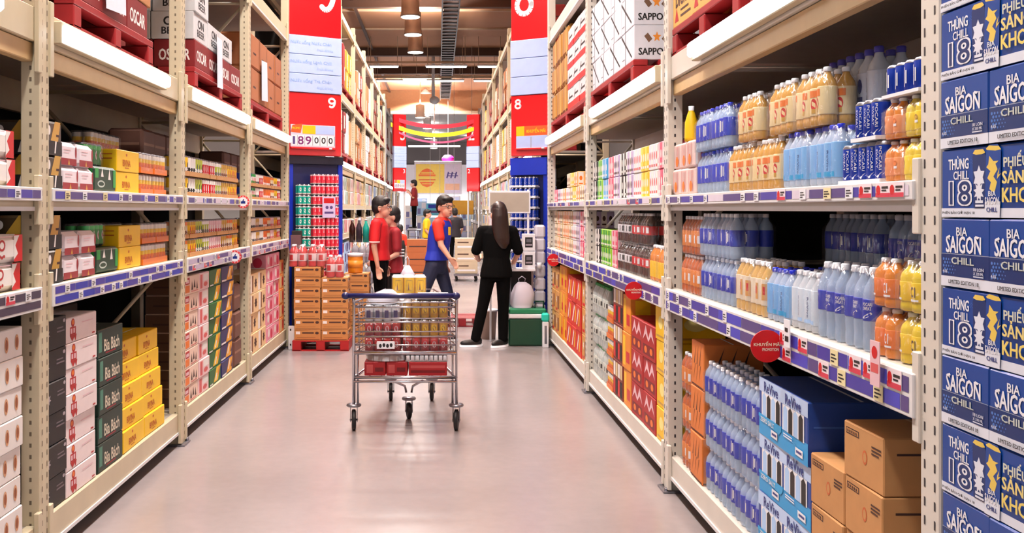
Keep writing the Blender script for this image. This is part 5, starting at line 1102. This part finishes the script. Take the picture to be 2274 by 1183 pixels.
bg_ = MB().loft([(0, 0, 0, .10, .12), (0, 0, .03, .12, .13), (.02, 0, .07, .09, .10), (.035, 0, .10, .04, .05)], BAGM, 14)
at(Node('plastic_bag', bg_.mesh('plastic_bag')), CX-.17, 7.24, .9, 0, 'white plastic bag on top of the cart beside the yellow cans', 'bag')
bx = MB().box(-.12, .12, 0, .26, 0, .035, W_, .008).decal(F_front(.24, .26, .035), [('R', .1, .3, .9, .6, GOLD)])
at(Node('flat_box', bx.mesh('flat_box')), CX+.20, 7.12, .9345, 0, 'flat white box on the golden packs in the cart', 'box')
rb = carton('food_box', .155, .30, .10, mat((176, 30, 36), .5), [('R', .1, .2, .4, .8, ROSE), ('R', .5, .3, .9, .6, mat((120, 20, 26), .5))])
for i in range(2): at(rb, CX-.222+.16*i, 7.08, .3855, 0, f"red box on the cart's lower tray, {['left', 'middle'][i]}", 'box', 'red boxes on the lower tray')
rb2 = carton('food_box', .28, .30, .10, mat((186, 34, 40), .5), [('R', .05, .2, .95, .4, mat((130, 20, 26), .5)), ('R', .05, .55, .95, .75, ROSE)])
at(rb2, CX+.165, 7.08, .3855, 0, "long red box on the cart's lower tray, right", 'box')
wtr = MB()
for i in range(9): wtr.box(-.15+.034*i, -.122+.034*i, 0, .28, 0, .042, W_, .004)
wtr.box(-.155, .155, .0, .28, -.001, .006, W_)
at(Node('egg_tray', wtr.mesh('egg_tray')), CX+.155, 7.09, .488, 0, "white ribbed tray on the long red box under the cart", 'tray')
at(Node('paper_bag', MB().loft([(0, 0, 0, .15, .12), (0, 0, .03, .16, .12), (.01, 0, .05, .13, .1)], mat((214, 206, 206), .6), 12).mesh('paper_bag')), CX-.14, 7.22, .4865, 0, 'crumpled white bag on the red boxes under the cart', 'bag')
# ---------------------------------------------------------------- people
def capsule(m, a, b, ra, rb, mt):
    m.tube([a, b], ra, mt, 12, rb); m.ell(a, ra, ra, ra, mt, 12, 8); m.ell(b, rb, rb, rb, mt, 12, 8)
def remesh(mb, name, voxel, mt, smooth=4, parent=None):
    ob = bpy.data.objects.new('body_tmp', mb.mesh('body_tmp')); C.objects.link(ob)
    md = ob.modifiers.new('r', 'REMESH'); md.mode = 'VOXEL'; md.voxel_size = voxel; md.use_smooth_shade = True
    sm = ob.modifiers.new('s', 'SMOOTH'); sm.factor = .5; sm.iterations = smooth
    bpy.context.view_layer.update(); dg = bpy.context.evaluated_depsgraph_get()
    me = bpy.data.meshes.new_from_object(ob.evaluated_get(dg), depsgraph=dg); me.name = name
    bpy.data.objects.remove(ob)
    me.materials.clear(); me.materials.append(mt); me.polygons.foreach_set('material_index', [0]*len(me.polygons)); me.polygons.foreach_set('use_smooth', [True]*len(me.polygons)); me.update()
    o = bpy.data.objects.new(name, me); C.objects.link(o); o.parent = parent
    return o
def hand(m, wr, d, side, curl=.35):
    """palm, four unequal bent fingers and a thumb; d points along the hand, side towards the thumb"""
    d = Vector(d).normalized(); t = (Vector(side)-d*Vector(side).dot(d)).normalized(); n = d.cross(t); w = Vector(wr)
    for k in range(4):
        q = w+d*.05+t*(.028-.019*k); capsule(m, tuple(w+t*(.012-.008*k)), tuple(q+d*.035), .015, .0115, SKIN)
        L = (.040, .046, .043, .033)[k]; p1 = q+d*.04; p2 = p1+(d*math.cos(curl)+n*math.sin(curl))*L; p3 = p2+(d*math.cos(curl*2.2)+n*math.sin(curl*2.2))*L*.75
        capsule(m, tuple(p1), tuple(p2), .0105, .0098, SKIN); capsule(m, tuple(p2), tuple(p3), .0098, .0088, SKIN)
    b = w+d*.022+t*.018; p = b+(d*.6+t*.75+n*.25).normalized()*.038; capsule(m, tuple(b), tuple(p), .0145, .0115, SKIN); capsule(m, tuple(p), tuple(p+(d*.85+t*.35+n*.3).normalized()*.03), .0112, .0098, SKIN)
def person(loc, label, J, top, bottom, hair, shoes, vox=.0075, glasses=False, sleeve=.75, torso=None, face=True, vest=None, rz=0.0, sole=None, trim=None):
    t = empty('person', loc, rz, label, 'person')
    V = {k: Vector(v) for k, v in J.items()}
    fd = V['face'].normalized(); yaw = math.atan2(fd.y, fd.x); rt = Vector((fd.y, -fd.x, 0))     # rt: the person's right
    bd = V.get('body', V['face']).normalized(); byaw = math.atan2(bd.y, bd.x)
    m = MB(); H = V['head']
    HS = hair.get('size', 1.1); P = lambda f, r, u: tuple(H+(fd*f+rt*r+Vector((0, 0, u)))*HS)
    m.ell(P(-.008, 0, .02), HS*.098, HS*.076, HS*.105, SKIN, 18, 12, yaw)                  # skull
    m.ell(P(.028, 0, -.052), HS*.066, HS*.056, HS*.066, SKIN, 16, 10, yaw)                 # jaw and cheeks
    m.ell(P(.062, 0, -.092), HS*.022, HS*.026, HS*.02, SKIN, 10, 6, yaw)                   # chin
    m.ell(P(.098, 0, -.022), HS*.018, HS*.013, HS*.027, SKIN, 10, 6, yaw); m.ell(P(.104, 0, -.036), HS*.014, HS*.017, HS*.011, SKIN, 10, 6, yaw)   # nose
    m.ell(P(.082, 0, .018), HS*.014, HS*.05, HS*.012, SKIN, 10, 6, yaw)                    # brow
    m.ell(P(.083, 0, -.068), HS*.012, HS*.024, HS*.011, SKIN, 10, 6, yaw)                  # lips
    for s_ in (-1, 1): m.ell(P(-.012, s_*.078, -.018), HS*.02, HS*.011, HS*.032, SKIN, 10, 6, yaw)   # ears
    capsule(m, tuple(V['neck']), P(-.02, 0, -.05), .058, .052, SKIN)
    for s_ in 'LR':
        capsule(m, tuple(V['neck']-Vector((0, 0, .04))), tuple(V['sh'+s_]), .05, .05, SKIN)
        capsule(m, tuple(V['sh'+s_]), tuple(V['el'+s_]), .046, .037, SKIN); capsule(m, tuple(V['el'+s_]), tuple(V['wr'+s_]), .038, .026, SKIN)
        hand(m, tuple(V['wr'+s_]), V['wr'+s_]-V['el'+s_] if 'hd'+s_ not in V else V['hd'+s_], bd+Vector((0, 0, .2)))
        capsule(m, tuple(V['hip'+s_]), tuple(V['kn'+s_]), .06, .045, SKIN); capsule(m, tuple(V['kn'+s_]), tuple(V['an'+s_]), .045, .032, SKIN)
    capsule(m, tuple(V['neck']-Vector((0, 0, .1))), tuple((V['hipL']+V['hipR'])/2), .08, .08, SKIN)
    body = remesh(m, 'body', vox, SKIN, 3, t)
    # shirt
    N, B = V['neck'], (V['hipL']+V['hipR'])/2; mid = lambda f: B+(N-B)*f
    c = MB(); secs = []
    for f, rx, ry in torso or ((-.17, .140, .200), (0, .136, .196), (.3, .118, .166), (.62, .124, .182), (.84, .112, .188), (.96, .08, .125), (1.01, .062, .07)):
        q = mid(f); secs.append((q.x, q.y, q.z, rx, ry))
    c.loft(secs, top, 20, byaw)
    sl = c if vest is None else MB()
    for s_ in 'LR':
        a, b = V['sh'+s_], V['el'+s_]; e = a+(b-a)*sleeve
        capsule(sl, tuple(a), tuple(e), .068, .062, top); capsule(sl, tuple(mid(.86)), tuple(a), .08, .068, top)
    if vest is not None:
        q = mid(.97); sl.ell((q.x, q.y, q.z), .085, .10, .05, top, 14, 8, byaw); remesh(sl, 'shirt', max(vox, .009), top, 4, t); sh = remesh(c, 'vest', max(vox, .009), vest, 4, t)
    else: sh = remesh(c, 'shirt', max(vox, .009), top, 4, t)
    # trousers
    c = MB(); q = B
    c.loft([(q.x, q.y, q.z-.10, .10, .165), (q.x, q.y, q.z+.0, .118, .170), (q.x, q.y, q.z+.12, .108, .158)], bottom, 18, byaw)
    for s_ in 'LR':
        capsule(c, tuple(V['hip'+s_]), tuple(V['kn'+s_]), .094, .068, bottom); capsule(c, tuple(V['kn'+s_]), tuple(V['an'+s_]+Vector((0, 0, .01))), .068, .058, bottom)
    remesh(c, 'trousers', max(vox, .009), bottom, 4, t)
    for s_ in 'LR':
        a = V['an'+s_]; d = V.get('toe'+s_, bd); d = Vector((d[0], d[1], 0)).normalized(); sy = math.atan2(d.y, d.x); z0 = a.z-.085
        s = MB(); s.ell((a.x+d.x*.055, a.y+d.y*.055, z0+.045), .135, .046, .045, shoes, 16, 10, sy); s.ell((a.x-d.x*.02, a.y-d.y*.02, z0+.07), .06, .04, .05, shoes, 12, 8, sy)
        o = remesh(s, 'shoe', .009, shoes, 2, t)
        MB().loft([(a.x+d.x*.055, a.y+d.y*.055, z0+.002, .138, .047), (a.x+d.x*.055, a.y+d.y*.055, z0+.026, .14, .05)], sole or W_, 18, sy).build('sole', o)
    # hair
    hr = MB(); HM = hair.get('mat', HAIR)
    hr.ell(P(-.016, 0, .045), HS*.104, HS*.084, HS*.095, HM, 16, 10, yaw); hr.ell(P(-.045, 0, .0), HS*.075, HS*.080, HS*.085, HM, 16, 10, yaw)
    if hair.get('fringe', True): hr.ell(P(.048, .0, .083), HS*.052, HS*.07, HS*.032, HM, 14, 8, yaw)
    if hair.get('long'):
        L = hair['long']
        hr.loft([P(-.05, 0, .06)[:2]+(H.z+.06, .075, .088), P(-.06, 0, 0)[:2]+(H.z-.02, .08, .098), P(-.075, 0, 0)[:2]+(H.z-.16, .065, .105), P(-.10, .01, 0)[:2]+(H.z-.28, .045, .095), P(-.105, .02, 0)[:2]+(H.z-L+.06, .035, .075), P(-.105, .025, 0)[:2]+(H.z-L, .015, .03)][::-1], HM, 16, yaw)
    remesh(hr, 'hair', .008, HM, 2, t)
    if face:
        EYEW, LIP = mat((240, 236, 234), .3), mat((184, 96, 90), .5)
        for s_ in (-1, 1):
            o = MB().ell(P(.081, s_*.031, .0), .012, .013, .008, EYEW, 10, 6, yaw).build('eye', t)
            MB().ell(P(.089, s_*.031, .0), .006, .006, .006, BLACK, 8, 6, yaw).build('iris', o)
            MB().tube([P(.086, s_*.018, .024), P(.084, s_*.034, .029), P(.074, s_*.05, .023)], .0045, HAIR, 6).build('eyebrow', t)
        MB().ell(P(.092, 0, -.068), .006, .021, .007, LIP, 10, 6, yaw).build('lips', t)
    if glasses:
        gl = MB(); gr = lambda s_: [P(.104, s_*.031+.023*math.cos(a*math.pi/7), .019*math.sin(a*math.pi/7)) for a in range(15)]
        for s_ in (-1, 1): gl.tube(gr(s_), .0028, BLACK, 5); gl.tube([P(.104, s_*.054, .004), P(.06, s_*.08, .004), P(-.02, s_*.086, .0)], .0028, BLACK, 5)
        gl.tube([P(.106, -.008, .004), P(.106, .008, .004)], .0028, BLACK, 5); gl.build('glasses', t)
    if trim:
        for f_ in trim: f_(t, V, mid, sh)
    return t
REDS = mat((214, 24, 30), .7, var=.12); JEAN = mat((24, 34, 66), .7, var=.15); BLKC = mat((6, 6, 7), .95, spec=.12); BLKT = mat((7, 7, 8), .95, spec=.12)
def stripe_A(t, V, mid, sh):
    a, b = V['shR'], V['elR']; q = a+(b-a)*.80; MB().lathe([(.066, -.010), (.067, -.008), (.067, .008), (.066, .010)], mat((236, 200, 196), .6), 16, tuple(q-Vector((0, 0, .0)))).build('sleeve_band', sh)
person((-.735, 12.1, 0), 'man in a red polo shirt and black trousers standing sideways with hanging arms', dict(face=(1, -.12, 0), head=(.03, 0, 1.628), neck=(-.005, 0, 1.49), shL=(-.02, .185, 1.425), shR=(-.03, -.185, 1.425), elL=(.0, .24, 1.14), elR=(-.05, -.235, 1.145), wrL=(.06, .23, .90), wrR=(-.005, -.235, .90),
    hipL=(0, .09, .93), hipR=(0, -.09, .93), knL=(.03, .1, .5), knR=(.02, -.1, .5), anL=(.0, .11, .085), anR=(-.02, -.11, .085)), REDS, BLKC, {}, BLACK, glasses=True, sleeve=.72, trim=[stripe_A], torso=((.07, .138, .196), (.3, .122, .176), (.62, .126, .186), (.84, .113, .19), (.96, .08, .125), (1.01, .062, .07)))
def tag_B(t, V, mid, sh):
    MB().box(-.02, .02, -.006, .002, -.05, .05, YEL, .003).build('yellow_badge', sh, (.135, -.06, 1.34), .7)
person((-.0, 11.7, 0), 'man in a blue vest over an orange red shirt, glasses, striding right', dict(face=(.62, -.78, 0), body=(.88, -.48, 0), head=(.085, -.02, 1.632), neck=(.045, 0, 1.49), shL=(.10, .155, 1.425), shR=(-.01, -.175, 1.42), elL=(.09, .25, 1.15), elR=(.035, -.24, 1.175), wrL=(.10, .27, .90), wrR=(.135, -.29, 1.03), hdR=(.62, -.15, -.7),
    hipL=(.01, .085, .93), hipR=(-.06, -.085, .93), knL=(.13, .08, .54), knR=(-.21, -.09, .52), anL=(.05, .09, .085), anR=(-.36, -.1, .13), toeL=(1, 0, 0), toeR=(1, 0, 0)), mat((226, 52, 36), .7, var=.1), JEAN, {}, DARK, glasses=True, sleeve=.62, vest=mat((26, 50, 180), .65, var=.12), trim=[tag_B], torso=((.10, .136, .192), (.3, .122, .172), (.62, .128, .186), (.84, .114, .19), (.96, .08, .125), (1.01, .062, .07)))
person((.672, 11.30, 0), 'woman with long dark hair, in black shirt and trousers, seen from behind', dict(face=(-.25, 1, 0), body=(-.12, 1, 0), head=(.03, -.0, 1.545), neck=(.02, 0, 1.41), shL=(-.155, .01, 1.345), shR=(.195, .01, 1.345), elL=(-.235, -.0, 1.10), elR=(.27, .02, 1.10), wrL=(-.19, .22, 1.0), wrR=(.22, .22, .96), hdL=(.1, .9, .2), hdR=(-.1, .9, .0),
    hipL=(-.075, 0, .88), hipR=(.09, 0, .88), knL=(-.15, -.0, .48), knR=(.09, .02, .48), anL=(-.235, -.0, .085), anR=(.085, .0, .085), toeL=(-.9, -.2, 0), toeR=(-.5, -.45, 0)), BLKT, BLKC, {'long': .40, 'mat': mat((36, 20, 16), .4)}, BLACK, sleeve=.9,
    torso=((-.13, .138, .196), (0, .134, .188), (.3, .112, .156), (.62, .120, .172), (.84, .11, .185), (.96, .08, .13), (1.01, .06, .07)))
STAND = lambda H, f, arm=.0: dict(face=f, head=(.02*f[0], .02*f[1], H-.115), neck=(0, 0, H-.25), shL=(-.17*f[1], .17*f[0], H-.32), shR=(.17*f[1], -.17*f[0], H-.32), elL=(-.22*f[1], .22*f[0], H-.6), elR=(.22*f[1], -.22*f[0], H-.6), wrL=(-.2*f[1]+.15*f[0], .2*f[0]+.15*f[1], H-.78+arm), wrR=(.2*f[1]+.15*f[0], -.2*f[0]+.15*f[1], H-.78+arm),
    hipL=(-.08*f[1], .08*f[0], H*.53), hipR=(.08*f[1], -.08*f[0], H*.53), knL=(-.09*f[1], .09*f[0], H*.285), knR=(.09*f[1], -.09*f[0], H*.285), anL=(-.1*f[1], .1*f[0], .085), anR=(.1*f[1], -.1*f[0], .085))
MAR = mat((150, 24, 36), .7, var=.2)
def stripes_D(t, V, mid, sh):
    for k in range(3): MB().box(-.06, .06, -.012, .0, k*.04, k*.04+.016, W_).build('stripe', sh, (.10, -.145, .99), .0)
person((-.60, 12.75, 0), 'person in a dark red top standing behind the man in red', STAND(1.62, (-.95, -.3, 0), .1), MAR, DARK, {}, DARK, vox=.011, trim=[stripes_D])
wbg = MB().loft([(0, 0, 0, .08, .05), (0, 0, .1, .12, .07), (0, 0, .3, .10, .06), (0, 0, .42, .03, .03)], BAGM, 12)
at(Node('plastic_bag', wbg.mesh('plastic_bag'), [Node('handle', MB().tube([(-.02, 0, .4), (-.03, 0, .5), (0, 0, .54), (.02, 0, .5), (.02, 0, .4)], .006, BAGM).mesh('handle'))]), -.40, 12.62, .45, 0, 'white plastic bag held by the person in dark red', 'bag')
CH = STAND(1.15, (.1, 1, 0)); 
person((-1.08, 27.5, 0), 'child in an orange red shirt and dark trousers walking away', {k: (tuple(v) if k == 'face' else (v[0]*.75, v[1]*.75, v[2])) for k, v in CH.items()}, mat((236, 60, 34), .7), DARK, {}, DARK, vox=.013, face=False,
    torso=((-.12, .11, .15), (.1, .1, .14), (.3, .085, .125), (.7, .09, .135), (.95, .06, .09), (1.01, .05, .05)))
person((-.34, 29, 0), 'person in a yellow shirt partly hidden behind the man in blue', STAND(1.58, (1, -.1, 0)), mat((246, 206, 30), .7), DARK, {}, DARK, vox=.013)
person((.50, 29, 0), 'person in dark clothes at the aisle end, right of the man in blue', STAND(1.62, (-.2, 1, 0)), mat((34, 30, 40), .7), BLKC, {}, DARK, vox=.013, face=False)
person((-.83, 33.5, .92), 'person in dark red on a ladder beside the distant shelves', STAND(1.68, (-1, .1, 0), .35), mat((140, 22, 26), .7), BLKC, {}, DARK, vox=.014, face=False)
ld = empty('step_ladder', (-.83, 33.5, 0), 0, 'step ladder under the person in dark red', 'ladder')
MB().box(-.25, .25, -.3, .3, .87, .915, STEEL, .005).build('platform', ld)
for sx in (-1, 1):
    for sy in (-1, 1): MB().tube([(sx*.22, sy*.4, 0), (sx*.2, sy*.26, .88)], .02, STEEL).build('leg', ld)
for k in range(3): MB().box(-.2, .2, -.38+.03*k, -.3+.03*k, .22+.22*k, .24+.22*k, STEEL).build('step', ld)
